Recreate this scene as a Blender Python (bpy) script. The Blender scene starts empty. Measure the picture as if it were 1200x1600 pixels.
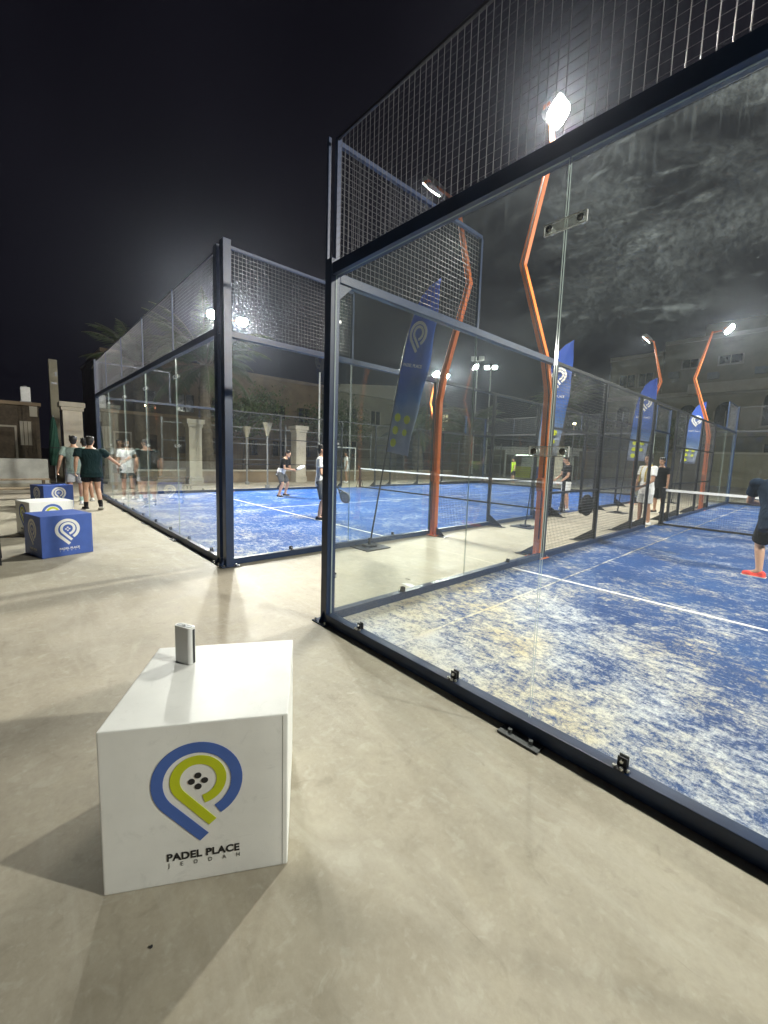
import bpy, bmesh, math, random
from mathutils import Vector, Matrix, Euler
random.seed(7)
PI = math.pi
S = bpy.context.scene

# ------------------------------------------------------------------ camera
CAM = dict(x=3.0272, y=-2.0442, z=1.5076, yaw=-0.8115, pitch=-0.1098, roll=0.0342, f=644.2057, px=21.234, py=-15.6178)
cd = bpy.data.cameras.new('camera')
cam = bpy.data.objects.new('camera', cd)
S.collection.objects.link(cam)
_y, _p, _r = CAM['yaw'], CAM['pitch'], CAM['roll']
Fv = Vector((math.cos(_p) * math.sin(_y), math.cos(_p) * math.cos(_y), math.sin(_p)))
Rv = Vector((math.cos(_y), -math.sin(_y), 0))
Uv = Rv.cross(Fv)
R2 = Rv * math.cos(_r) + Uv * math.sin(_r)
U2 = -Rv * math.sin(_r) + Uv * math.cos(_r)
M = Matrix((R2, U2, -Fv)).transposed().to_4x4()
M.translation = Vector((CAM['x'], CAM['y'], CAM['z']))
cam.matrix_world = M
cd.sensor_fit = 'VERTICAL'
cd.sensor_height = 36.0
cd.sensor_width = 27.0
cd.lens = 36.0 * CAM['f'] / 1600.0
cd.shift_x = -CAM['px'] / 1600.0
cd.shift_y = CAM['py'] / 1600.0
cd.clip_start = 0.05
cd.clip_end = 600
S.camera = cam

# ------------------------------------------------------------------ night sky
world = bpy.data.worlds.new('World')
S.world = world
world.use_nodes = True
wn = world.node_tree
wn.nodes.clear()
wo = wn.nodes.new('ShaderNodeOutputWorld')
wb = wn.nodes.new('ShaderNodeBackground')
tc = wn.nodes.new('ShaderNodeTexCoord')
nz = wn.nodes.new('ShaderNodeTexNoise'); nz.inputs['Scale'].default_value = 1.6; nz.inputs['Detail'].default_value = 4
cr = wn.nodes.new('ShaderNodeValToRGB')
cr.color_ramp.elements[0].position = 0.35; cr.color_ramp.elements[0].color = (0.0035, 0.0032, 0.0055, 1)
cr.color_ramp.elements[1].position = 0.75; cr.color_ramp.elements[1].color = (0.0085, 0.0080, 0.0125, 1)
wn.links.new(tc.outputs['Generated'], nz.inputs['Vector'])
wn.links.new(nz.outputs['Fac'], cr.inputs['Fac'])
wn.links.new(cr.outputs['Color'], wb.inputs['Color'])
wb.inputs['Strength'].default_value = 1.0
wn.links.new(wb.outputs[0], wo.inputs[0])

S.view_settings.view_transform = 'Standard'
S.view_settings.look = 'None'
S.view_settings.exposure = 0.08
S.view_settings.gamma = 1.0
S.cycles.use_denoising = True
S.cycles.max_bounces = 8
S.cycles.volume_bounces = 0
S.cycles.diffuse_bounces = 3
S.cycles.glossy_bounces = 5
S.cycles.transparent_max_bounces = 48
S.cycles.sample_clamp_indirect = 6.0
S.cycles.caustics_reflective = False
S.cycles.caustics_refractive = False
LAMP = 3400.0          # radiance of the lit floodlight panels

# ------------------------------------------------------------------ materials
def nt(name):
    m = bpy.data.materials.new(name); m.use_nodes = True
    n = m.node_tree; b = n.nodes['Principled BSDF']
    return m, n, b
def N(n, t, **k):
    x = n.nodes.new(t)
    for a, v in k.items(): setattr(x, a, v)
    return x
def ramp(n, src, stops):
    r = N(n, 'ShaderNodeValToRGB')
    e = r.color_ramp.elements
    while len(e) < len(stops): e.new(0.5)
    for i, (p, c) in enumerate(stops):
        e[i].position = p; e[i].color = tuple(c) + (1,) if len(c) == 3 else c
    n.links.new(src, r.inputs['Fac'])
    return r.outputs['Color']
def noise(n, vec, scale, detail=4, rough=0.55, dist=0.0):
    x = N(n, 'ShaderNodeTexNoise')
    x.inputs['Scale'].default_value = scale; x.inputs['Detail'].default_value = detail
    x.inputs['Roughness'].default_value = rough; x.inputs['Distortion'].default_value = dist
    if vec is not None: n.links.new(vec, x.inputs['Vector'])
    return x.outputs['Fac']
def mapping(n, vec, scale=(1, 1, 1), rot=(0, 0, 0), loc=(0, 0, 0)):
    x = N(n, 'ShaderNodeMapping')
    x.inputs['Scale'].default_value = scale; x.inputs['Rotation'].default_value = rot; x.inputs['Location'].default_value = loc
    n.links.new(vec, x.inputs['Vector'])
    return x.outputs['Vector']
def mixc(n, fac, a, b, mode='MIX'):
    x = N(n, 'ShaderNodeMix', data_type='RGBA', blend_type=mode)
    for i, v in ((0, fac), (6, a), (7, b)):
        if isinstance(v, (int, float)): x.inputs[i].default_value = v
        elif isinstance(v, tuple): x.inputs[i].default_value = v + (1,) if len(v) == 3 else v
        else: n.links.new(v, x.inputs[i])
    return x.outputs[2]
def mth(n, op, a, b=None, clamp=False):
    x = N(n, 'ShaderNodeMath', operation=op); x.use_clamp = clamp
    for i, v in ((0, a), (1, b)):
        if v is None: continue
        if isinstance(v, (int, float)): x.inputs[i].default_value = v
        else: n.links.new(v, x.inputs[i])
    return x.outputs[0]
def pos(n):
    return N(n, 'ShaderNodeNewGeometry').outputs['Position']
def oco(n):
    return N(n, 'ShaderNodeTexCoord').outputs['Object']
def bump(n, b, h, strength=0.3, dist=0.01):
    x = N(n, 'ShaderNodeBump'); x.inputs['Strength'].default_value = strength; x.inputs['Distance'].default_value = dist
    n.links.new(h, x.inputs['Height']); n.links.new(x.outputs[0], b.inputs['Normal'])

def mat_simple(name, col, rough=0.5, metal=0.0, var=0.12, nscale=6.0, spec=0.5, bumps=0.0):
    """a procedural paint / fabric / stone: base colour broken up by noise, roughness varied"""
    m, n, b = nt(name)
    v = oco(n)
    f = noise(n, v, nscale, 5, 0.6)
    c = ramp(n, f, [(0.3, tuple(x * (1 - var) for x in col)), (0.7, tuple(min(1, x * (1 + var)) for x in col))])
    n.links.new(c, b.inputs['Base Color'])
    f2 = noise(n, v, nscale * 4, 3)
    r = mth(n, 'ADD', mth(n, 'MULTIPLY', f2, 0.16), rough - 0.08, True)
    n.links.new(r, b.inputs['Roughness'])
    b.inputs['Metallic'].default_value = metal
    b.inputs['Specular IOR Level'].default_value = spec
    if bumps: bump(n, b, f2, bumps, 0.004)
    return m

MAT = {}
MAT['navy'] = mat_simple('navy_powder_coat', (0.008, 0.023, 0.066), 0.38, 0.0, 0.2, 5)
MAT['black_steel'] = mat_simple('black_steel', (0.012, 0.013, 0.017), 0.42, 0.0, 0.25, 8)
MAT['wire'] = mat_simple('mesh_wire', (0.075, 0.078, 0.085), 0.42, 0.25, 0.2, 12)
MAT['bolt'] = mat_simple('galvanised_bolt', (0.62, 0.62, 0.60), 0.28, 1.0, 0.1, 30)
MAT['orange'] = mat_simple('orange_paint', (0.86, 0.21, 0.045), 0.42, 0.0, 0.12, 3)
MAT['rust_orange'] = mat_simple('rusty_orange_bracket', (0.42, 0.12, 0.04), 0.55, 0.0, 0.3, 20)
MAT['white_board'] = mat_simple('white_painted_board', (0.80, 0.80, 0.77), 0.42, 0.0, 0.05, 5, bumps=0.12)
def mat_board(name, col):
    m = mat_simple(name, col, 0.45, 0, 0.05, 5, bumps=0.12)
    n = m.node_tree; b = n.nodes['Principled BSDF']; v = oco(n)
    src = b.inputs['Base Color'].links[0].from_socket
    sc = noise(n, mapping(n, v, (1, 1, 1)), 13.0, 8, 0.72, 0.8)
    c = mixc(n, ramp(n, sc, [(0.56, (0, 0, 0)), (0.70, (0.30, 0.30, 0.30))]), src, tuple(x * 0.62 for x in col))
    ln = noise(n, mapping(n, v, (3, 3, 70), (0.3, 0.5, 0)), 1.3, 4, 0.6)
    c = mixc(n, ramp(n, ln, [(0.70, (0, 0, 0)), (0.74, (0.35, 0.35, 0.35))]), c, tuple(x * 0.5 for x in col))
    n.links.new(c, b.inputs['Base Color'])
    return m
MAT['white_board'] = mat_board('white_painted_board', (0.78, 0.78, 0.75))
MAT['blue_board'] = mat_simple('blue_printed_board', (0.045, 0.10, 0.38), 0.48, 0.0, 0.10, 7, bumps=0.1)
MAT['logo_blue'] = mat_simple('print_blue', (0.06, 0.13, 0.42), 0.5, 0, 0.06, 12)
MAT['logo_lime'] = mat_simple('print_lime', (0.50, 0.56, 0.01), 0.5, 0, 0.06, 12)
MAT['print_black'] = mat_simple('print_black', (0.015, 0.015, 0.016), 0.5, 0, 0.1, 12)
MAT['print_grey'] = mat_simple('print_grey', (0.16, 0.16, 0.15), 0.5, 0, 0.1, 12)
MAT['print_white'] = mat_simple('print_white', (0.74, 0.74, 0.72), 0.5, 0, 0.05, 12)
MAT['tape'] = mat_simple('white_net_tape', (0.80, 0.80, 0.78), 0.7, 0, 0.08, 9)
MAT['netcord'] = mat_simple('black_net_cord', (0.012, 0.012, 0.014), 0.8, 0, 0.2, 9)
MAT['plastic_white'] = mat_simple('white_plastic', (0.66, 0.66, 0.64), 0.35, 0, 0.05, 12)
MAT['plastic_dark'] = mat_simple('dark_plastic', (0.02, 0.02, 0.022), 0.3, 0, 0.2, 12)
MAT['cream'] = mat_simple('cream_render', (0.27, 0.25, 0.18), 0.85, 0, 0.14, 1.2, bumps=0.25)
MAT['cream_trim'] = mat_simple('pale_trim', (0.42, 0.39, 0.31), 0.8, 0, 0.1, 2)
MAT['pillar'] = mat_simple('pillar_render', (0.50, 0.46, 0.37), 0.85, 0, 0.16, 2.0, bumps=0.2)
MAT['brown_wall'] = mat_simple('brown_wall', (0.21, 0.16, 0.10), 0.9, 0, 0.25, 0.8, bumps=0.2)
MAT['grey_block'] = mat_simple('grey_concrete_block', (0.50, 0.50, 0.46), 0.85, 0, 0.18, 2.5, bumps=0.3)
MAT['dark_window'] = mat_simple('dark_window', (0.012, 0.013, 0.015), 0.12, 0, 0.2, 3)
MAT['wood'] = mat_simple('weathered_wood', (0.26, 0.20, 0.13), 0.75, 0, 0.3, 9, bumps=0.2)
MAT['dark_wood'] = mat_simple('dark_wood', (0.085, 0.065, 0.04), 0.8, 0, 0.3, 9)
MAT['green_cloth'] = mat_simple('dark_green_cloth', (0.010, 0.055, 0.035), 0.85, 0, 0.2, 9)
MAT['trunk'] = mat_simple('palm_trunk', (0.15, 0.125, 0.09), 0.95, 0, 0.35, 6, bumps=0.5)
MAT['white_metal'] = mat_simple('white_metal', (0.66, 0.67, 0.64), 0.4, 0, 0.1, 6)
MAT['grey_metal'] = mat_simple('grey_metal', (0.22, 0.23, 0.23), 0.45, 0.3, 0.15, 6)
MAT['plate_grey'] = mat_simple('dull_grey_plate', (0.055, 0.06, 0.062), 0.55, 0, 0.25, 14, bumps=0.2)
MAT['rubber'] = mat_simple('black_rubber', (0.018, 0.018, 0.018), 0.8, 0, 0.2, 10)

def mat_frond():
    m, n, b = nt('palm_frond')
    f = noise(n, oco(n), 3.0, 4)
    c = ramp(n, f, [(0.3, (0.045, 0.075, 0.020)), (0.6, (0.085, 0.12, 0.040)), (0.8, (0.16, 0.16, 0.07))])
    n.links.new(c, b.inputs['Base Color']); b.inputs['Roughness'].default_value = 0.55
    return m
MAT['frond'] = mat_frond()

def mat_emit(name, col, strength):
    m, n, b = nt(name)
    b.inputs['Base Color'].default_value = (0.8, 0.8, 0.8, 1)
    b.inputs['Emission Color'].default_value = col + (1,)
    b.inputs['Emission Strength'].default_value = strength
    return m
MAT['lamp_lit'] = mat_emit('floodlight_lit', (1.0, 0.965, 0.89), LAMP)
MAT['lamp_strong'] = mat_emit('floodlight_lit_strong', (1.0, 0.97, 0.91), LAMP * 1.12)
MAT['lamp_soft'] = mat_emit('floodlight_lit_soft', (1.0, 0.95, 0.86), LAMP * 0.60)
MAT['lamp_side'] = mat_emit('floodlight_lit_side', (1.0, 0.965, 0.89), LAMP * 1.75)
MAT['mast_lit'] = mat_emit('mast_light_lit', (1.0, 0.98, 0.90), 420.0)
MAT['street_lit'] = mat_emit('street_lamp_lit', (1.0, 0.72, 0.36), 60.0)
MAT['head_lit'] = mat_emit('headlight_lit', (1.0, 0.96, 0.88), 18.0)
MAT['tail_lit'] = mat_emit('taillight_lit', (1.0, 0.05, 0.02), 8.0)
MAT['sign_lit'] = mat_emit('window_lit', (1.0, 0.82, 0.42), 0.9)
MAT['tube_lit'] = mat_emit('canopy_tube_lit', (0.90, 1.0, 0.85), 9.0)

def mat_concrete():
    m, n, b = nt('concrete_slab')
    p = pos(n)
    big = noise(n, p, 0.55, 5, 0.6, 0.6)
    mid = noise(n, p, 3.2, 6, 0.62, 0.3)
    fine = noise(n, p, 34.0, 5, 0.7)
    c = ramp(n, big, [(0.30, (0.300, 0.268, 0.206)), (0.55, (0.372, 0.334, 0.260)), (0.75, (0.412, 0.374, 0.298))])
    c2 = ramp(n, mid, [(0.32, (0.88, 0.87, 0.85)), (0.5, (1, 1, 1)), (0.72, (1.07, 1.07, 1.05))])
    c = mixc(n, 1.0, c, c2, 'MULTIPLY')
    c3 = ramp(n, fine, [(0.25, (0.86, 0.86, 0.85)), (0.55, (1, 1, 1)), (0.8, (1.08, 1.08, 1.08))])
    c = mixc(n, 0.8, c, c3, 'MULTIPLY')
    drag = noise(n, mapping(n, p, (0.35, 9.0, 1), (0, 0, 1.0)), 1.6, 6, 0.75, 0.6)
    c = mixc(n, ramp(n, drag, [(0.655, (0, 0, 0)), (0.70, (0.30, 0.30, 0.30))]), c, (0.13, 0.115, 0.09))
    drag2 = noise(n, mapping(n, p, (11.0, 0.5, 1), (0, 0, 0.3)), 1.3, 6, 0.75, 0.8)
    c = mixc(n, ramp(n, drag2, [(0.67, (0, 0, 0)), (0.70, (0.26, 0.26, 0.26))]), c, (0.14, 0.12, 0.09))
    blot = noise(n, p, 9.0, 5, 0.62, 0.5)
    c = mixc(n, ramp(n, blot, [(0.56, (0, 0, 0)), (0.68, (0.42, 0.42, 0.42))]), c, (0.47, 0.445, 0.37))
    c = mixc(n, ramp(n, blot, [(0.30, (0.35, 0.35, 0.35)), (0.42, (0, 0, 0))]), c, (0.20, 0.18, 0.135))
    # swept trails of pale dust
    sw = noise(n, mapping(n, p, (0.5, 2.6, 1), (0, 0, 0.6)), 1.7, 5, 0.6, 1.2)
    c = mixc(n, ramp(n, sw, [(0.52, (0, 0, 0)), (0.72, (0.45, 0.45, 0.45))]), c, (0.46, 0.43, 0.36))
    # dark drag marks and hairline cracks
    w = N(n, 'ShaderNodeTexVoronoi', feature='DISTANCE_TO_EDGE'); w.inputs['Scale'].default_value = 0.33
    dn = N(n, 'ShaderNodeTexNoise'); dn.inputs['Scale'].default_value = 1.6; dn.inputs['Detail'].default_value = 5
    n.links.new(p, dn.inputs['Vector'])
    va = N(n, 'ShaderNodeVectorMath', operation='MULTIPLY_ADD')
    n.links.new(dn.outputs['Color'], va.inputs[0]); va.inputs[1].default_value = (0.9, 0.9, 0); n.links.new(p, va.inputs[2])
    n.links.new(va.outputs[0], w.inputs['Vector'])
    crk = ramp(n, w.outputs['Distance'], [(0.0, (1, 1, 1)), (0.0035, (0, 0, 0))])
    c = mixc(n, mth(n, 'MULTIPLY', crk, 0.12), c, (0.12, 0.105, 0.08))
    spk = noise(n, p, 26.0, 3, 0.6, 0.4)
    c = mixc(n, ramp(n, spk, [(0.58, (0, 0, 0)), (0.74, (0.30, 0.30, 0.30))]), c, (0.50, 0.465, 0.39))
    sp = noise(n, p, 11.0, 2, 0.5)
    c = mixc(n, ramp(n, sp, [(0.74, (0, 0, 0)), (0.79, (0.35, 0.35, 0.35))]), c, (0.15, 0.13, 0.10))
    n.links.new(c, b.inputs['Base Color'])
    r = mth(n, 'ADD', mth(n, 'MULTIPLY', mid, 0.35), 0.42, True)
    n.links.new(r, b.inputs['Roughness'])
    hh = mth(n, 'ADD', mth(n, 'MULTIPLY', fine, 0.5), mid)
    bump(n, b, hh, 0.22, 0.006)
    b.inputs['Specular IOR Level'].default_value = 0.35
    return m
MAT['concrete'] = mat_concrete()

def mat_turf(name, amount, corner, blue, drift):
    """blue artificial grass with sand combed through it; drifts gather in the corner and along the back glass"""
    m, n, b = nt(name)
    p = pos(n)
    whirl = noise(n, p, 1.5, 5, 0.66, 0.5)
    a = noise(n, mapping(n, p, (1.0, 1.7, 1), (0, 0, 0.5)), 7.5, 10, 0.80, 0.3)
    st = noise(n, mapping(n, p, (6.0, 24.0, 1), (0, 0, 0.75)), 2.6, 6, 0.72, 0.5)
    st2 = noise(n, mapping(n, p, (22.0, 7.0, 1), (0, 0, 0.35)), 2.2, 6, 0.72, 0.5)
    cc = mth(n, 'ADD', mth(n, 'MULTIPLY', noise(n, p, 130.0, 4, 0.85), 0.5), mth(n, 'MULTIPLY', noise(n, p, 42.0, 4, 0.8), 0.5))
    s_ = mth(n, 'ADD', mth(n, 'MULTIPLY', a, 0.37), mth(n, 'MULTIPLY', whirl, 0.23))
    s_ = mth(n, 'ADD', s_, mth(n, 'MULTIPLY', st, 0.13)); s_ = mth(n, 'ADD', s_, mth(n, 'MULTIPLY', st2, 0.11)); s_ = mth(n, 'ADD', s_, mth(n, 'MULTIPLY', cc, 0.23))
    sep = N(n, 'ShaderNodeSeparateXYZ'); n.links.new(p, sep.inputs[0])
    gy = mth(n, 'SUBTRACT', 1.0, mth(n, 'MULTIPLY', sep.outputs[1], 0.27), True)
    gx = mth(n, 'SUBTRACT', 1.0, mth(n, 'MULTIPLY', mth(n, 'ABSOLUTE', mth(n, 'SUBTRACT', sep.outputs[0], corner)), 0.27), True)
    g_ = mth(n, 'ADD', mth(n, 'MULTIPLY', gy, 0.030), mth(n, 'MULTIPLY', mth(n, 'MULTIPLY', gx, gy), drift))
    s_ = mth(n, 'ADD', mth(n, 'ADD', s_, g_), amount)
    k = ramp(n, s_, [(0.520, (0, 0, 0)), (0.558, (0.40, 0.40, 0.40)), (0.612, (0.92, 0.92, 0.92))])
    bl = ramp(n, cc, [(0.25, tuple(x * 0.45 for x in blue)), (0.5, blue), (0.8, tuple(x * 1.6 for x in blue))])
    bl = mixc(n, 1.0, bl, ramp(n, noise(n, p, 0.7, 3), [(0.3, (0.70, 0.72, 0.80)), (0.7, (1.15, 1.12, 1.05))]), 'MULTIPLY')
    sand = ramp(n, mth(n, 'ADD', noise(n, p, 0.8, 4), mth(n, 'MULTIPLY', gx, 0.10)), [(0.44, (0.66, 0.68, 0.68)), (0.57, (0.72, 0.68, 0.54)), (0.70, (0.70, 0.60, 0.36))])
    sand = mixc(n, 0.75, sand, ramp(n, cc, [(0.25, (0.45, 0.45, 0.45)), (0.62, (1.08, 1.08, 1.08))]), 'MULTIPLY')
    n.links.new(mixc(n, k, bl, sand), b.inputs['Base Color'])
    b.inputs['Roughness'].default_value = 0.85; b.inputs['Specular IOR Level'].default_value = 0.15
    bump(n, b, mth(n, 'ADD', cc, mth(n, 'MULTIPLY', st, 0.8)), 0.6, 0.012)
    return m
MAT['turf_near'] = mat_turf('blue_turf_with_sand_drifts', -0.026, 0.0, (0.018, 0.064, 0.205), 0.080)
MAT['turf_far'] = mat_turf('blue_turf_light_sand', -0.028, -12.39, (0.010, 0.075, 0.29), 0.06)
MAT['seam'] = mat_turf('sandy_turf_joint', 0.020, 0.0, (0.025, 0.06, 0.16), 0.08)
def mat_line():
    m, n, b = nt('white_turf_line')
    p = pos(n)
    cc = noise(n, p, 60.0, 4, 0.75); a = noise(n, p, 5.0, 5, 0.6)
    c = ramp(n, mth(n, 'ADD', mth(n, 'MULTIPLY', cc, 0.5), mth(n, 'MULTIPLY', a, 0.5)), [(0.36, (0.30, 0.34, 0.42)), (0.48, (0.72, 0.72, 0.70)), (0.7, (0.80, 0.80, 0.78))])
    n.links.new(c, b.inputs['Base Color']); b.inputs['Roughness'].default_value = 0.85
    bump(n, b, cc, 0.4, 0.01)
    return m
MAT['line'] = mat_line()

def mat_glass(name, dirt=0.0):
    """architectural glass: clear with a slight green tint, mirror reflection by angle, dust film that scatters lamp light"""
    m, n, b = nt(name)
    n.nodes.remove(b)
    out = n.nodes['Material Output']
    g = N(n, 'ShaderNodeNewGeometry')
    dt = N(n, 'ShaderNodeVectorMath', operation='DOT_PRODUCT')
    n.links.new(g.outputs['Normal'], dt.inputs[0]); n.links.new(g.outputs['Incoming'], dt.inputs[1])
    c = mth(n, 'ABSOLUTE', dt.outputs['Value'])
    f = mth(n, 'POWER', mth(n, 'SUBTRACT', 1.0, c, True), 5.0)
    f = mth(n, 'ADD', mth(n, 'MULTIPLY', f, 0.96), 0.04, True)
    tr = N(n, 'ShaderNodeBsdfTransparent'); tr.inputs[0].default_value = (0.955, 0.975, 0.965, 1)
    gl = N(n, 'ShaderNodeBsdfGlossy'); gl.inputs['Roughness'].default_value = 0.0; gl.inputs['Color'].default_value = (0.95, 0.97, 0.97, 1)
    mx = N(n, 'ShaderNodeMixShader'); n.links.new(f, mx.inputs[0]); n.links.new(tr.outputs[0], mx.inputs[1]); n.links.new(gl.outputs[0], mx.inputs[2])
    # dust and wipe marks
    p = g.outputs['Position']
    a = noise(n, mapping(n, p, (1.0, 1.0, 1.7), (0.0, 0.35, 0.0)), 1.25, 9, 0.66, 0.25)
    sm2 = noise(n, mapping(n, p, (1.2, 1.2, 4.0), (0.0, -0.35, 0.0)), 2.0, 8, 0.72, 0.4)
    st = noise(n, mapping(n, p, (22, 22, 2.0)), 2.0, 5, 0.7, 0.4)
    fine = noise(n, p, 46.0, 4, 0.8)
    sep = N(n, 'ShaderNodeSeparateXYZ'); n.links.new(p, sep.inputs[0])
    hz = mth(n, 'MULTIPLY', mth(n, 'SUBTRACT', sep.outputs[2], 1.5), 0.75, True)
    dx = mth(n, 'ADD', mth(n, 'MULTIPLY', mth(n, 'SUBTRACT', sep.outputs[0], 1.2), 0.9, True), 0.12, True)
    k = mth(n, 'MULTIPLY', ramp(n, a, [(0.42, (0, 0, 0)), (0.58, (0.30, 0.30, 0.30)), (0.72, (1, 1, 1))]), ramp(n, fine, [(0.38, (0.12, 0.12, 0.12)), (0.66, (1, 1, 1))]))
    k2 = mth(n, 'MULTIPLY', ramp(n, sm2, [(0.56, (0, 0, 0)), (0.70, (0.9, 0.9, 0.9))]), ramp(n, fine, [(0.35, (0.2, 0.2, 0.2)), (0.6, (1, 1, 1))]))
    edge = mth(n, 'MULTIPLY', mth(n, 'SUBTRACT', sep.outputs[2], 2.62), 2.6, True)
    k3 = mth(n, 'MULTIPLY', mth(n, 'MULTIPLY', edge, ramp(n, st, [(0.54, (0, 0, 0)), (0.74, (1, 1, 1))])), 0.30)
    k = mth(n, 'ADD', mth(n, 'ADD', k, mth(n, 'MULTIPLY', k2, 0.8)), k3)
    k = mth(n, 'MULTIPLY', mth(n, 'MULTIPLY', k, hz), dx)
    k = mth(n, 'ADD', mth(n, 'MULTIPLY', k, dirt), dirt * 0.045, True)
    df = N(n, 'ShaderNodeBsdfDiffuse'); df.inputs[0].default_value = (0.62, 0.68, 0.68, 1)
    tl = N(n, 'ShaderNodeBsdfTranslucent'); tl.inputs[0].default_value = (0.62, 0.70, 0.70, 1)
    dd = N(n, 'ShaderNodeMixShader'); dd.inputs[0].default_value = 0.6; n.links.new(df.outputs[0], dd.inputs[1]); n.links.new(tl.outputs[0], dd.inputs[2])
    m2 = N(n, 'ShaderNodeMixShader'); n.links.new(k, m2.inputs[0]); n.links.new(mx.outputs[0], m2.inputs[1]); n.links.new(dd.outputs[0], m2.inputs[2])
    n.links.new(m2.outputs[0], out.inputs['Surface'])
    return m
MAT['glass'] = mat_glass('toughened_glass', 0.36)
MAT['glass_clean'] = mat_glass('toughened_glass_cleaner', 0.08)
def mat_edge(name, col, alpha):
    m, n, b = nt(name)
    out = n.nodes['Material Output']
    tr = N(n, 'ShaderNodeBsdfTransparent')
    b.inputs['Base Color'].default_value = col + (1,); b.inputs['Roughness'].default_value = 0.15
    mx = N(n, 'ShaderNodeMixShader'); mx.inputs[0].default_value = alpha
    n.links.new(tr.outputs[0], mx.inputs[1]); n.links.new(b.outputs[0], mx.inputs[2]); n.links.new(mx.outputs[0], out.inputs['Surface'])
    return m
MAT['glass_edge'] = mat_edge('ground_glass_edge', (0.42, 0.50, 0.46), 0.60)
MAT['acrylic'] = mat_edge('clear_joint_plate', (0.62, 0.66, 0.62), 0.32)

def fabric(name, col, var=0.12):
    m = mat_simple(name, col, 0.85, 0, var, 14, spec=0.2)
    n = m.node_tree; b = n.nodes['Principled BSDF']
    f = noise(n, mapping(n, oco(n), (1.0, 1.0, 0.45), (0.3, 0.2, 0)), 9.0, 4, 0.5, 1.6)
    bump(n, b, f, 0.9, 0.03)
    return m
MAT['skin'] = mat_simple('skin', (0.50, 0.29, 0.19), 0.55, 0, 0.08, 10)
MAT['skin_tan'] = mat_simple('skin_tan', (0.33, 0.18, 0.11), 0.55, 0, 0.08, 10)
MAT['hair'] = mat_simple('black_hair', (0.012, 0.010, 0.009), 0.6, 0, 0.3, 40, bumps=0.4)
MAT['fab_darkgreen'] = fabric('fabric_dark_green', (0.004, 0.017, 0.018))
MAT['fab_mint'] = fabric('fabric_mint', (0.27, 0.34, 0.30))
MAT['fab_white'] = fabric('fabric_white', (0.74, 0.74, 0.72), 0.05)
MAT['fab_grey'] = fabric('fabric_grey', (0.10, 0.10, 0.10))
MAT['fab_lightgrey'] = fabric('fabric_light_grey', (0.46, 0.46, 0.45))
MAT['fab_black'] = fabric('fabric_black', (0.010, 0.010, 0.012))
MAT['fab_navy'] = fabric('fabric_navy', (0.006, 0.016, 0.036))
MAT['fab_yellow'] = fabric('fabric_yellow', (0.55, 0.75, 0.02))
MAT['fab_scarf'] = fabric('fabric_scarf', (0.50, 0.38, 0.10))
MAT['shoe_red'] = fabric('shoe_coral', (0.80, 0.09, 0.07))
MAT['shoe_white'] = fabric('shoe_white', (0.70, 0.70, 0.68))
MAT['shoe_black'] = fabric('shoe_black', (0.015, 0.015, 0.017))
MAT['shoe_mint'] = fabric('sock_mint', (0.40, 0.55, 0.50))

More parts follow.
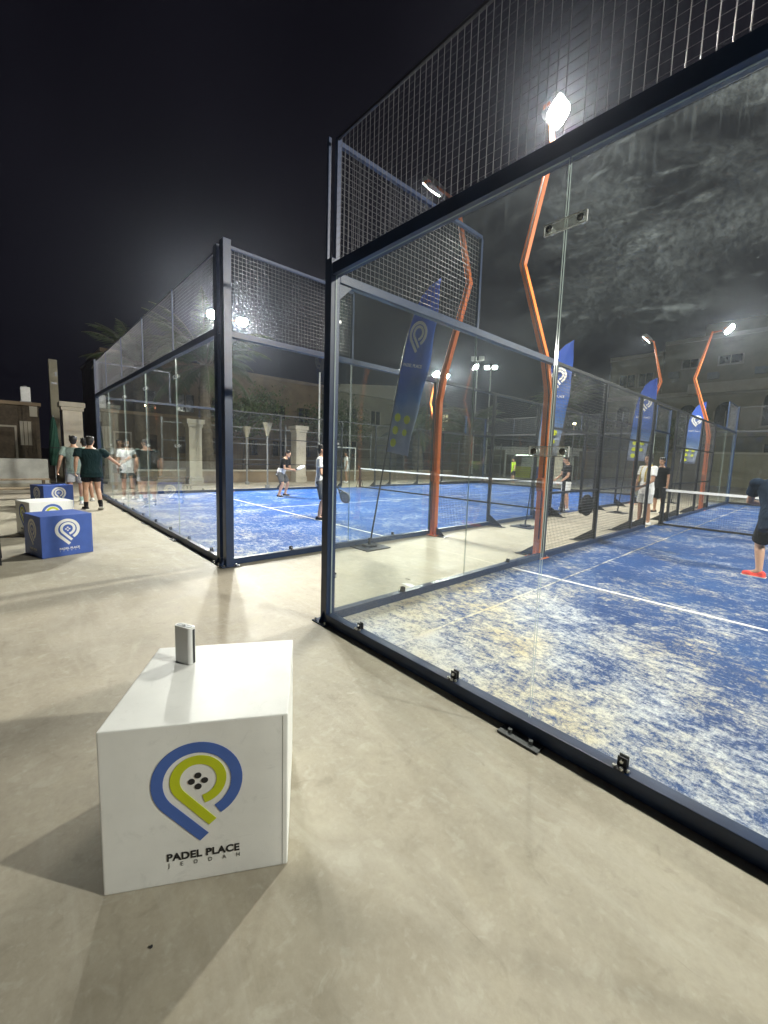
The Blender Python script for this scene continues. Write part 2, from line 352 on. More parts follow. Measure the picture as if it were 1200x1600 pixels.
# ------------------------------------------------------------------ mesh helpers
class MB:
    def __init__(s): s.v = []; s.f = []; s.mi = []; s.m = 0
    def poly(s, pts):
        i = len(s.v); s.v += [tuple(p) for p in pts]; s.f.append(tuple(range(i, i + len(pts)))); s.mi.append(s.m)
    def box(s, x0, x1, y0, y1, z0, z1):
        i = len(s.v)
        s.v += [(x0, y0, z0), (x1, y0, z0), (x1, y1, z0), (x0, y1, z0), (x0, y0, z1), (x1, y0, z1), (x1, y1, z1), (x0, y1, z1)]
        for q in ((0, 3, 2, 1), (4, 5, 6, 7), (0, 1, 5, 4), (1, 2, 6, 5), (2, 3, 7, 6), (3, 0, 4, 7)):
            s.f.append(tuple(i + k for k in q)); s.mi.append(s.m)
        return s
    def bar(s, p0, p1, w, h=None, up=(0, 0, 1), w1=None, h1=None):
        """rectangular bar from p0 to p1: w across, h along up"""
        h = h or w; w1 = w1 or w; h1 = h1 or h
        p0 = Vector(p0); p1 = Vector(p1); d = (p1 - p0).normalized(); u = Vector(up)
        if abs(d.dot(u)) > 0.98: u = Vector((0, 1, 0)) if abs(d.y) < 0.9 else Vector((1, 0, 0))
        x = d.cross(u).normalized(); u = x.cross(d).normalized()
        i = len(s.v)
        for p, a, b_ in ((p0, w, h), (p1, w1, h1)):
            for sx, su in ((-1, -1), (1, -1), (1, 1), (-1, 1)):
                s.v.append(tuple(p + x * sx * a / 2 + u * su * b_ / 2))
        for q in ((0, 3, 2, 1), (4, 5, 6, 7), (0, 1, 5, 4), (1, 2, 6, 5), (2, 3, 7, 6), (3, 0, 4, 7)):
            s.f.append(tuple(i + k for k in q)); s.mi.append(s.m)
        return s
    def tube(s, pts, rad, seg=8, cap=True):
        pts = [Vector(p) for p in pts]
        if not isinstance(rad, (list, tuple)): rad = [rad] * len(pts)
        rings = []
        for k, p in enumerate(pts):
            d = (pts[min(k + 1, len(pts) - 1)] - pts[max(k - 1, 0)]).normalized()
            u = Vector((0, 0, 1)) if abs(d.z) < 0.9 else Vector((1, 0, 0))
            x = d.cross(u).normalized(); y = x.cross(d).normalized()
            i = len(s.v); rings.append(i)
            for a in range(seg):
                t = 2 * PI * a / seg
                s.v.append(tuple(p + (x * math.cos(t) + y * math.sin(t)) * rad[k]))
        for a, b_ in zip(rings, rings[1:]):
            for k in range(seg):
                s.f.append((a + k, a + (k + 1) % seg, b_ + (k + 1) % seg, b_ + k)); s.mi.append(s.m)
        if cap:
            s.f.append(tuple(rings[0] + k for k in reversed(range(seg)))); s.mi.append(s.m)
            s.f.append(tuple(rings[-1] + k for k in range(seg))); s.mi.append(s.m)
        return s
    def prism(s, pts2, fr, t):
        """extrude outline pts2 (list of 2D points, or several convex quads) by t in frame fr=(origin, ex, ey, n)"""
        o, ex, ey, nn = [Vector(q) for q in fr]
        i = len(s.v); k = len(pts2)
        for dn in (0, t):
            for a, b_ in pts2: s.v.append(tuple(o + ex * a + ey * b_ + nn * dn))
        s.f.append(tuple(i + q for q in reversed(range(k)))); s.mi.append(s.m)
        s.f.append(tuple(i + k + q for q in range(k))); s.mi.append(s.m)
        for q in range(k):
            s.f.append((i + q, i + (q + 1) % k, i + k + (q + 1) % k, i + k + q)); s.mi.append(s.m)
        return s
    def ell(s, c, r, R=None, su=12, sv=8):
        """closed ellipsoid"""
        c = Vector(c); R = R or Matrix.Identity(3); i = len(s.v)
        s.v.append(tuple(c + R @ Vector((0, 0, -r[2]))))
        for a in range(1, sv):
            ph = -PI / 2 + PI * a / sv
            for b_ in range(su):
                t = 2 * PI * b_ / su
                s.v.append(tuple(c + R @ Vector((r[0] * math.cos(ph) * math.cos(t), r[1] * math.cos(ph) * math.sin(t), r[2] * math.sin(ph)))))
        s.v.append(tuple(c + R @ Vector((0, 0, r[2]))))
        top = len(s.v) - 1
        for k in range(su):
            s.f.append((i, i + 1 + (k + 1) % su, i + 1 + k)); s.mi.append(s.m)
            for a in range(sv - 2):
                p = i + 1 + a * su
                s.f.append((p + k, p + (k + 1) % su, p + su + (k + 1) % su, p + su + k)); s.mi.append(s.m)
            p = i + 1 + (sv - 2) * su
            s.f.append((p + k, p + (k + 1) % su, top)); s.mi.append(s.m)
        return s
    def cap(s, p0, p1, r0, r1=None, seg=12):
        """tapered capsule with round ends"""
        r1 = r0 if r1 is None else r1
        p0 = Vector(p0); p1 = Vector(p1); d = (p1 - p0)
        if d.length < 1e-5: return s
        d.normalize(); pts = []; rr = []
        for k in range(5):
            a = PI / 2 * k / 4
            pts.append(p0 - d * r0 * math.cos(a)); rr.append(max(r0 * math.sin(a), r0 * 0.05))
        for k in range(5):
            a = PI / 2 * k / 4
            pts.append(p1 + d * r1 * math.sin(a)); rr.append(max(r1 * math.cos(a), r1 * 0.05))
        u = Vector((0, 0, 1)) if abs(d.z) < 0.9 else Vector((1, 0, 0))
        x = d.cross(u).normalized(); y = x.cross(d).normalized(); rings = []
        for p, r in zip(pts, rr):
            rings.append(len(s.v))
            for a in range(seg):
                t = 2 * PI * a / seg
                s.v.append(tuple(p + (x * math.cos(t) + y * math.sin(t)) * r))
        for a, b_ in zip(rings, rings[1:]):
            for k in range(seg):
                s.f.append((a + k, a + (k + 1) % seg, b_ + (k + 1) % seg, b_ + k)); s.mi.append(s.m)
        s.f.append(tuple(rings[0] + k for k in reversed(range(seg)))); s.mi.append(s.m)
        s.f.append(tuple(rings[-1] + k for k in range(seg))); s.mi.append(s.m)
        return s
    def loft(s, rings, seg=16):
        """rings: (centre, xvec, yvec) with radii baked into the vectors"""
        ids = []
        for c, x, y in rings:
            ids.append(len(s.v)); c = Vector(c)
            for a in range(seg):
                t = 2 * PI * a / seg
                s.v.append(tuple(c + Vector(x) * math.cos(t) + Vector(y) * math.sin(t)))
        for a, b_ in zip(ids, ids[1:]):
            for k in range(seg):
                s.f.append((a + k, a + (k + 1) % seg, b_ + (k + 1) % seg, b_ + k)); s.mi.append(s.m)
        s.f.append(tuple(ids[0] + k for k in reversed(range(seg)))); s.mi.append(s.m)
        s.f.append(tuple(ids[-1] + k for k in range(seg))); s.mi.append(s.m)
        return s
    def mesh(s, name):
        me = bpy.data.meshes.new(name); me.from_pydata(s.v, [], s.f)
        me.update()
        return me
    def build(s, name, mats, parent=None, smooth=False, bevel=0.0, fixn=True):
        me = s.mesh(name)
        if not isinstance(mats, (list, tuple)): mats = [mats]
        for m in mats: me.materials.append(m)
        for p, k in zip(me.polygons, s.mi): p.material_index = k
        if fixn:
            bm = bmesh.new(); bm.from_mesh(me)
            if bevel:
                bmesh.ops.bevel(bm, geom=bm.edges[:], offset=bevel, segments=2, affect='EDGES', profile=0.6)
            bmesh.ops.recalc_face_normals(bm, faces=bm.faces[:]); bm.to_mesh(me); bm.free()
        if smooth:
            for p in me.polygons: p.use_smooth = True
        o = bpy.data.objects.new(name, me); S.collection.objects.link(o)
        if parent is not None: o.parent = parent
        return o

def rrect(w, d, r, k=5):
    pts = []
    for cx, cy, a0 in ((w - r, d - r, 0), (-w + r, d - r, 90), (-w + r, -d + r, 180), (w - r, -d + r, 270)):
        for i in range(k + 1):
            a = math.radians(a0 + 90 * i / k); pts.append((cx + r * math.cos(a), cy + r * math.sin(a)))
    return pts

def build_each(mb, name, mats, parent, **kw):
    """one object for each separate piece collected in mb"""
    par = list(range(len(mb.v)))
    def find(a):
        while par[a] != a: par[a] = par[par[a]]; a = par[a]
        return a
    for f in mb.f:
        for k in f[1:]: par[find(k)] = find(f[0])
    grp = {}
    for f in mb.f: grp.setdefault(find(f[0]), []).append(f)
    out = []
    for fs in grp.values():
        ids = sorted({k for f in fs for k in f}); ix = {k: i for i, k in enumerate(ids)}
        q = MB(); q.v = [mb.v[k] for k in ids]; q.f = [tuple(ix[k] for k in f) for f in fs]; q.mi = [0] * len(fs)
        out.append(q.build(name, mats, parent, **kw))
    return out
def tag(o, label=None, cat=None, group=None, kind=None):
    if label: o['label'] = label
    if cat: o['category'] = cat
    if group: o['group'] = group
    if kind: o['kind'] = kind
    return o
def thing(name, label, cat, loc=(0, 0, 0), rz=0.0, group=None):
    o = bpy.data.objects.new(name, None); S.collection.objects.link(o)
    o.location = loc; o.rotation_euler = (0, 0, rz); o.empty_display_size = 0.3
    return tag(o, label, cat, group)
def copy_tree(o, parent=None):
    c = o.copy(); S.collection.objects.link(c); c.parent = parent
    for ch in list(o.children): copy_tree(ch, c)
    return c
def join_text(body, width, height, bold=0.0, spacing=1.0):
    """flat lettering as a mesh scaled to width x height, origin bottom-left"""
    cu = bpy.data.curves.new('lettering', 'FONT'); cu.body = body; cu.size = 1.0; cu.offset = bold; cu.space_character = spacing
    cu.extrude = 0.01; cu.resolution_u = 4
    ob = bpy.data.objects.new('tmp', cu); S.collection.objects.link(ob)
    bpy.context.view_layer.update()
    me = bpy.data.meshes.new_from_object(ob.evaluated_get(bpy.context.evaluated_depsgraph_get()))
    bpy.data.objects.remove(ob)
    xs = [v.co.x for v in me.vertices]; ys = [v.co.y for v in me.vertices]
    sx = width / (max(xs) - min(xs)); sy = height / (max(ys) - min(ys)); x0 = min(xs); y0 = min(ys)
    return [((v.co.x - x0) * sx, (v.co.y - y0) * sy, 1 if v.co.z > 0 else 0) for v in me.vertices], [tuple(p.vertices) for p in me.polygons]
def lettering(name, body, fr, x, y, w, h, mat, parent, bold=0.0, spacing=1.0, t=0.0012):
    vs, fs = join_text(body, w, h, bold, spacing)
    o, ex, ey, nn = [Vector(q) for q in fr]
    mb = MB()
    mb.v = [tuple(o + ex * (x + a) + ey * (y + b_) + nn * (t * (0.3 + c))) for a, b_, c in vs]
    mb.f = fs; mb.mi = [0] * len(fs)
    return mb.build(name, mat, parent)
def arc_stroke(mb, c, R, w, a0, a1, tip, fr, t, n=44, base=0.0003):
    """a ribbon following an arc from a0 to a1 (degrees, anticlockwise) and then a straight leg to tip"""
    pts = [(c[0] + R * math.cos(math.radians(a0 + (a1 - a0) * k / n)), c[1] + R * math.sin(math.radians(a0 + (a1 - a0) * k / n))) for k in range(n + 1)]
    if tip: pts.append(tip)
    L = []; Rr = []
    for k, p in enumerate(pts):
        a = pts[max(k - 1, 0)]; b_ = pts[min(k + 1, len(pts) - 1)]
        d = Vector((b_[0] - a[0], b_[1] - a[1])).normalized(); q = Vector((-d.y, d.x))
        L.append((p[0] + q.x * w / 2, p[1] + q.y * w / 2)); Rr.append((p[0] - q.x * w / 2, p[1] - q.y * w / 2))
    o, ex, ey, nn = [Vector(q) for q in fr]
    i = len(mb.v)
    for dn in (base, base + t):
        for a in L + Rr: mb.v.append(tuple(o + ex * a[0] + ey * a[1] + nn * dn))
    K = len(pts); T = 2 * K
    for k in range(K - 1):
        mb.f.append((i + T + k, i + T + k + 1, i + T + K + k + 1, i + T + K + k)); mb.mi.append(mb.m)
        mb.f.append((i + k, i + T + k, i + T + k + 1, i + k + 1)); mb.mi.append(mb.m)
        mb.f.append((i + K + k, i + K + k + 1, i + T + K + k + 1, i + T + K + k)); mb.mi.append(mb.m)
    mb.f.append((i, i + K, i + T + K, i + T)); mb.mi.append(mb.m)
    mb.f.append((i + K - 1, i + T + K - 1, i + T + 2 * K - 1, i + 2 * K - 1)); mb.mi.append(mb.m)
def logo(parent, fr, m_out, m_in, m_dot, m_txt, m_txt2, s=1.0, text=True, t=0.0015):
    """pin-shaped emblem drawn in a 0.6 x 0.6 field whose origin is fr[0]"""
    o, ex, ey, nn = [Vector(q) for q in fr]
    f2 = (o, ex * s, ey * s, nn)
    a = MB(); arc_stroke(a, (0.300, 0.377), 0.1275, 0.0375, -60, 222, (0.3187, 0.166), f2, t); a.build('emblem_ring', m_out, parent)
    a = MB(); arc_stroke(a, (0.303, 0.384), 0.0745, 0.0315, -78, 222, (0.347, 0.220), f2, t); a.build('emblem_inner_ring', m_in, parent)
    a = MB()
    for dx, dy in ((0, 0.0205), (0.021, 0), (0, -0.0205), (-0.021, 0)):
        a.prism([(0.302 + dx + 0.0112 * math.cos(k * PI / 8), 0.380 + dy + 0.0105 * math.sin(k * PI / 8)) for k in range(16)], (o + nn * 0.0003, ex * s, ey * s, nn), t)
    a.build('emblem_dots', m_dot, parent)
    if text:
        lettering('lettering', 'PADEL PLACE', f2, 0.198, 0.091, 0.236, 0.0285, m_txt, parent, 0.030, 1.06)
        lettering('lettering', 'JEDDAH', f2, 0.201, 0.063, 0.234, 0.0200, m_txt2, parent, 0.004, 4.6)

# ------------------------------------------------------------------ the ground
g = MB(); g.poly([(-220, -160, 0), (160, -160, 0), (160, 260, 0), (-220, 260, 0)])
tag(g.build('ground', MAT['concrete'], fixn=False), kind='structure')
AX = -2.39      # right side of the second court
BX = -12.39     # left side of the second court
def turf(name, x0, x1, mat):
    t = MB(); t.poly([(x0, 0.02, 0.006), (x1, 0.02, 0.006), (x1, 20, 0.006), (x0, 20, 0.006)])
    o = tag(t.build(name, mat, fixn=False), kind='structure')
    l = MB(); z = 0.011; xc = (x0 + x1) / 2
    for y in (3.05, 16.95): l.poly([(x0 + 0.05, y - 0.025, z), (x1 - 0.05, y - 0.025, z), (x1 - 0.05, y + 0.025, z), (x0 + 0.05, y + 0.025, z)])
    l.poly([(xc - 0.025, 3.075, z), (xc + 0.025, 3.075, z), (xc + 0.025, 16.925, z), (xc - 0.025, 16.925, z)])
    tag(l.build('court_lines', MAT['line'], o, fixn=False), kind='structure')
    return o
tn = turf('court_floor', 0.0, 10.0, MAT['turf_near'])
turf('court_floor', BX, AX, MAT['turf_far'])
sm = MB()      # glued turf joint, slightly proud
x = 0.755
for k in range(60):
    y0 = 0.05 + k * 0.33; y1 = y0 + 0.33
    d0 = 0.006 * math.sin(k * 1.7); d1 = 0.006 * math.sin((k + 1) * 1.7)
    sm.poly([(x + d0 - 0.016, y0, 0.0075), (x + d0 + 0.001, y0, 0.017), (x + d1 + 0.001, y1, 0.017), (x + d1 - 0.016, y1, 0.0075)])
    sm.poly([(x + d0 + 0.001, y0, 0.017), (x + d0 + 0.012, y0, 0.0075), (x + d1 + 0.012, y1, 0.0075), (x + d1 + 0.001, y1, 0.017)])
tag(sm.build('turf_seam', MAT['seam'], tn, fixn=False), kind='structure')

# ------------------------------------------------------------------ court walls
def wire_panel(u0, u1, z0, z1, y=0.0, step=0.05, r=0.0023, rh=None):
    rh = rh or r
    m = MB(); n = max(1, round((u1 - u0) / step)); k = max(1, round((z1 - z0) / step))
    for i in range(1, n):
        u = u0 + (u1 - u0) * i / n; m.tube([(u, y, z0), (u, y, z1)], r, 5, cap=False)
    m.m = 1 if rh < r * 0.9 else 0
    for j in range(1, k):
        z = z0 + (z1 - z0) * j / k; m.tube([(u0, y + r + rh, z), (u1, y + r + rh, z)], rh, 5, cap=False)
    return m
def glass_panel(parent, u0, u1, z0, z1, mat):
    g = MB(); e = 0.0055; t = 0.006
    g.poly([(u0 + e, -t, z0), (u1 - e, -t, z0), (u1 - e, -t, z1), (u0 + e, -t, z1)])
    g.poly([(u0 + e, t, z0), (u0 + e, t, z1), (u1 - e, t, z1), (u1 - e, t, z0)])
    g.m = 1
    for a in (u0 + e, u1 - e): g.poly([(a, -t, z0), (a, t, z0), (a, t, z1), (a, -t, z1)])
    g.poly([(u0 + e, -t, z1), (u1 - e, -t, z1), (u1 - e, t, z1), (u0 + e, t, z1)])
    return g.build('glass_panel', [mat, MAT['glass_edge']], parent, fixn=False)
def clip(parent, u, s, z, vertical=False):
    """small black angle clip with silver bolts holding the glass foot"""
    c = MB()
    c.box(u - 0.021, u + 0.021, min(s * 0.010, s * 0.016), max(s * 0.010, s * 0.016), z, z + 0.052)
    c.box(u - 0.021, u + 0.021, min(-s * 0.016, -s * 0.010), max(-s * 0.016, -s * 0.010), z, z + 0.052)
    c.box(u - 0.021, u + 0.021, min(-s * 0.016, -s * 0.048), max(-s * 0.016, -s * 0.048), z, z + 0.005)
    o = c.build('clip', MAT['black_steel'], parent)
    b = MB()
    for du, dy, dz in ((-0.026, -0.034, 0.002), (0.006, -0.040, 0.005), (0.030, -0.030, 0.002)):
        b.tube([(u + du, s * dy, z + dz), (u + du, s * dy, z + dz + 0.011)], 0.0095, 6)
    b.tube([(u, -s * 0.017, z + 0.034), (u, -s * 0.027, z + 0.034)], 0.0085, 6)
    build_each(b, 'bolt', MAT['bolt'], o)
def joint_plate(parent, u, z, s):
    p = MB()
    p.box(u - 0.105, u + 0.105, -s * 0.0072 if s < 0 else -0.0152, 0.0152 if s < 0 else -0.0072, z - 0.024, z + 0.024)
    o = p.build('joint_plate', MAT['acrylic'], parent)
    e = MB()
    y = 0.0112 if s < 0 else -0.0112
    for zz in (z - 0.0255, z + 0.0255): e.box(u - 0.107, u + 0.107, y - 0.0045, y + 0.0045, zz - 0.0014, zz + 0.0014)
    for uu in (u - 0.1065, u + 0.1065): e.box(uu - 0.0014, uu + 0.0014, y - 0.0044, y + 0.0044, z - 0.024, z + 0.024)
    e.build('plate_edge', MAT['plastic_white'], o)
    b = MB()
    for du in (-0.078, 0.078):
        for sg in (1, -1):
            b.tube([(u + du, sg * 0.0155, z), (u + du, sg * 0.021, z), (u + du, sg * 0.0212, z), (u + du, sg * 0.029, z)], [0.017, 0.017, 0.009, 0.009], 12)
    build_each(b, 'bolt', MAT['bolt'], o)
def foot_plate(parent, u, s):
    f = MB(); a, b_ = sorted((-s * 0.056, -s * 0.130)); f.box(u - 0.12, u + 0.12, a, b_, 0.001, 0.012)
    o = f.build('foot_plate', MAT['plate_grey'], parent)
    b = MB()
    for du in (-0.062, 0.062): b.tube([(u + du, -s * 0.093, 0.012), (u + du, -s * 0.093, 0.032)], 0.012, 6)
    build_each(b, 'bolt', MAT['plate_grey'], o)
def corner_post(parent, u, s, h, split=False):
    """double corner post: box post with a slim mesh frame tube beside it, on a bolted base"""
    p = MB()
    if split:
        p.box(u - 0.045, u + 0.045, -0.045, 0.045, 0.012, 3.10)
        p.box(u - 0.044, u - 0.020, -0.044, -0.018, 3.1005, h)
        q = MB(); q.box(u + 0.0, u + 0.036, 0.005, 0.044, 3.1005, h); q.build('mesh_frame_tube', MAT['navy'], parent)
    else: p.box(u - 0.055, u + 0.055, -0.050, 0.050, 0.012, h)
    o = p.build('post', MAT['navy'], parent, bevel=0.004)
    b = MB(); b.box(u - 0.10, u + 0.10, -0.10, 0.10, 0.001, 0.0118)
    for a in (-1, 1):
        b.prism([(0.046, 0.012), (0.095, 0.012), (0.046, 0.11)], ((u - 0.004, 0, 0), (0, a, 0), (0, 0, 1), (1, 0, 0)), 0.008)
        b.prism([(0.046, 0.012), (0.095, 0.012), (0.046, 0.11)], ((u, -0.004, 0), (a, 0, 0), (0, 0, 1), (0, 1, 0)), 0.008)
    q = b.build('base_plate', MAT['navy'], o)
    b = MB()
    for a in (-1, 1):
        for c in (-1, 1): b.tube([(u + a * 0.078, c * 0.078, 0.012), (u + a * 0.078, c * 0.078, 0.032)], 0.011, 6)
    build_each(b, 'bolt', MAT['bolt'], q)
def back_wall(name, label, loc, rz, s, L=10.0, group=None, glass='glass', detail=True, upper_posts=True, ends=(True, True), post_dx=0.0, split_top=False, steel='navy', wr=0.0023):
    """glass back wall 3 m high with a 1 m mesh band on top; u runs along x, the court lies towards +y*s"""
    t = thing(name, label, 'court wall', loc, rz, group)
    r = MB(); a, b_ = sorted((-s * 0.048, s * 0.026))
    r.box(0.05, L - 0.05, a, b_, 0.002, 0.090)
    r.build('base_rail', MAT[steel], t, bevel=0.004)
    r = MB(); r.box(0.05, L - 0.05, -0.040, 0.040, 2.965, 3.055); r.build('beam', MAT[steel], t, bevel=0.004)
    r = MB(); r.box(0.05, L - 0.05, -0.010, 0.010, 3.985, 4.007); r.build('top_rail', MAT['black_steel'], t, bevel=0.003)
    for k in range(5):
        glass_panel(t, max(0.05, k * 2.0), min(L - 0.05, k * 2.0 + 2.0), 0.091, 2.963, MAT[glass])
        w = wire_panel(max(0.05, k * 2.0), min(L - 0.05, k * 2 + 2.0), 3.056, 3.984, r=wr, rh=wr * (0.40 if split_top else 1))
        w.build('mesh_panel', [MAT['wire'], MAT['black_steel'] if split_top else MAT['wire']], t, fixn=False)
        if k:
            u = k * 2.0
            if upper_posts:
                p = MB(); p.box(u - 0.012, u + 0.012, -s * 0.034 - 0.010, -s * 0.034 + 0.010, 3.0555, 3.9845); p.build('upper_post', MAT['navy'], t)
            if detail: joint_plate(t, u, 2.66, s); joint_plate(t, u, 1.56, s)
            foot_plate(t, u, s)
        if detail:
            for du in (0.48, 1.47): clip(t, k * 2 + du, s, 0.090)
    for k in range(2):
        if ends[k]:
            u = 0.0 if k == 0 else L
            corner_post(t, u + (post_dx if k else -post_dx), s, 4.03, split_top and k == 0)
    return t
def side_clips(t, u, s):
    for z in (0.42, 1.60, 2.62):
        c = MB(); c.box(u + 0.046, u + 0.078, -0.017, 0.017, z - 0.022, z + 0.022)
        o = c.build('clip', MAT['black_steel'], t)
        b = MB(); b.tube([(u + 0.064, -0.0175, z), (u + 0.064, -0.030, z)], 0.011, 8); b.tube([(u + 0.064, 0.0175, z), (u + 0.064, 0.030, z)], 0.011, 8)
        build_each(b, 'bolt', MAT['bolt'], o)
def side_wall(name, label, loc, s, group=None, glass='glass_clean', twin=False):
    """side wall: 4 m of glass at each end, welded mesh between, a gateway at mid-court; u runs along world +y"""
    t = thing(name, label, 'court wall', loc, PI / 2, group)
    L = 20.0
    for a0, a1 in ((0.05, 9.0), (11.0, L - 0.05)):
        r = MB(); a, b_ = sorted((-s * 0.050, s * 0.030)); r.box(a0, a1, a, b_, 0.002, 0.085); r.build('base_rail', MAT['navy'], t, bevel=0.004)
    r = MB(); r.box(0.05, 4.0, -0.038, 0.038, 2.93, 3.005); r.box(16.0, L - 0.05, -0.038, 0.038, 2.93, 3.005); build_each(r, 'beam', MAT['navy'], t, bevel=0.004)
    r = MB(); r.box(4.001, 15.999, -0.025, 0.025, 2.95, 3.0); r.build('beam', MAT['black_steel'], t, bevel=0.004)
    for k, (a0, a1) in enumerate(((0.05, 2.0), (2.0, 3.97), (16.03, 18.0), (18.0, L - 0.05))):
        glass_panel(t, a0, a1, 0.086, 2.928, MAT[glass])
    for a0, a1 in ((0.05, 2.0), (18.0, L - 0.05)):
        wire_panel(a0, a1, 3.006, 3.984).build('mesh_panel', MAT['wire'], t, fixn=False)
        r = MB(); r.box(a0, a1, -0.018, 0.018, 3.985, 4.02); e = a1 if a0 < 3 else a0
        r.box(e - 0.017, e + 0.017, -0.0175, 0.0175, 3.0055, 3.9845); r.build('upper_frame', MAT['navy'], t)
    spans = ((4.0, 6.0), (6.0, 8.0), (8.0, 9.0), (11.0, 12.0), (12.0, 14.0), (14.0, 16.0))
    for a0, a1 in spans:
        wire_panel(a0 + 0.03, a1 - 0.03, 0.086, 2.949).build('mesh_panel', MAT['wire'], t, fixn=False)
        r = MB()
        for z in (1.02, 2.02): r.box(a0 + 0.03, a1 - 0.03, -0.017, 0.017, z - 0.014, z + 0.014)
        build_each(r, 'mid_rail', MAT['black_steel'], t)
    for u in (4.0, 6.0, 8.0, 9.0, 11.0, 12.0, 14.0, 16.0):
        p = MB(); p.box(u - 0.03, u + 0.03, -0.03 - s * 0.004, 0.03 - s * 0.004, 0.0855 if u not in (9.0, 11.0) else 0.0857, 2.9495)
        o = p.build('upright', MAT['black_steel'], t)
        b = MB(); b.prism([(0.034, 0.012), (0.40, 0.012), (0.034, 0.26)], ((u - 0.005, 0, 0), (0, -s, 0), (0, 0, 1), (1, 0, 0)), 0.010)
        a, c = sorted((-s * 0.051, -s * 0.44)); b.box(u - 0.07, u + 0.07, a, c, 0.001, 0.0115)
        b.build('brace', MAT['black_steel'], o)
    if twin:
        p = MB(); p.box(-0.05, 0.05, -s * 0.095 - 0.055, -s * 0.095 + 0.055, 0.012, 4.03); o = p.build('post', MAT['navy'], t, bevel=0.004)
        b = MB(); b.box(-0.11, 0.11, -s * 0.095 - 0.085, -s * 0.095 + 0.085, 0.0122, 0.020)
        for a in (-1, 1): b.prism([(0.051, 0.0202), (0.105, 0.0202), (0.051, 0.13)], ((0, -s * 0.095 - 0.004, 0), (a, 0, 0), (0, 0, 1), (0, 1, 0)), 0.008)
        q = b.build('base_plate', MAT['navy'], o)
        b = MB()
        for a in (-0.08, 0.08): b.tube([(a, -s * 0.15, 0.020), (a, -s * 0.15, 0.040)], 0.011, 6)
        build_each(b, 'bolt', MAT['bolt'], q)
    side_clips(t, 0.0, s)
    for u in (0.95, 3.0): clip(t, u, s, 0.085)
    # cast gusset under the beam at the corner
    gq = MB(); gq.prism([(0.05, 2.928), (0.19, 2.928), (0.05, 2.79)], ((0, s * 0.012, 0), (1, 0, 0), (0, 0, 1), (0, s, 0)), 0.006)
    gq.build('gusset', MAT['navy'], t)
    return t
back_wall('glass_screen', 'tall glass back wall with mesh top nearest the viewer, running out of the right edge', (0, 0, 0), 0, 1, ends=(True, False), split_top=True, upper_posts=False)
side_wall('glass_screen', 'glass and wire mesh left side wall of the nearer sandy court, behind the corner post', (0, 0, 0), -1)
back_wall('glass_screen', 'glass back wall with mesh top of the farther court, receding behind the blue box', (BX, 0, 0), 0, 1, glass='glass_clean', post_dx=-0.125)
side_wall('glass_screen', 'right side wall of the farther court, seen through the nearer glass corner', (AX, 0, 0), 1, twin=True)
side_wall('glass_screen', 'leftmost side wall of the farther court, behind the racket player in black and white', (BX, 0, 0), -1)
back_wall('glass_screen', 'far end glass wall of the farther court, beyond its net', (BX, 20, 0), 0, -1, detail=False, glass='glass_clean', steel='black_steel')
back_wall('glass_screen', 'far end glass wall of the nearer court, below the dim building', (0, 20, 0), 0, -1, detail=False, glass='glass_clean', ends=(True, False), steel='black_steel')

# ------------------------------------------------------------------ nets
def net(label, x0, x1, y):
    t = thing('court_net', label, 'net', ((x0 + x1) / 2, y, 0)); h = (x1 - x0) / 2 - 0.10
    m = MB(); n = int(2 * h / 0.045)
    for i in range(n + 1):
        u = -h + 2 * h * i / n; m.bar((u, 0, 0.03), (u, 0, 0.86), 0.0022)
    for j in range(19):
        z = 0.05 + j * 0.045; m.bar((-h, 0, z), (h, 0, z), 0.0022)
    m.build('netting', MAT['netcord'], t, fixn=False)
    b = MB(); k = 24
    for i in range(k):
        a0 = -h + 2 * h * i / k; a1 = -h + 2 * h * (i + 1) / k
        sag = lambda u: -0.035 * (1 - (u / h) ** 2)
        b.bar((a0, 0, 0.895 + sag(a0)), (a1, 0, 0.895 + sag(a1)), 0.012, 0.058)
    b.build('top_tape', MAT['tape'], t)
    b = MB(); b.box(-h, h, -0.02, 0.02, 0.013, 0.055); b.build('bottom_band', MAT['netcord'], t)
    for sx in (-1, 1):
        p = MB(); p.box(sx * h - 0.04, sx * h + 0.04, -0.04, 0.04, 0.012, 0.95); o = p.build('post', MAT['black_steel'], t, bevel=0.006)
        q = MB(); q.box(sx * h - 0.09, sx * h + 0.09, -0.22, 0.22, 0.0118, 0.024); q.bar((sx * h, -0.2, 0.03), (sx * h, -0.04, 0.5), 0.02); q.bar((sx * h, 0.2, 0.03), (sx * h, 0.04, 0.5), 0.02)
        q.build('foot', MAT['black_steel'], o)
    c = MB(); c.box(-0.025, 0.025, -0.0075, 0.0075, 0.056, 0.855); c.build('centre_strap', MAT['tape'], t)
net('black net with white top tape across the nearer court, left of the navy player', 0.0, 10.0, 10.0)
net('black net with white top tape across the farther court, behind the orange pole', BX, AX, 10.0)

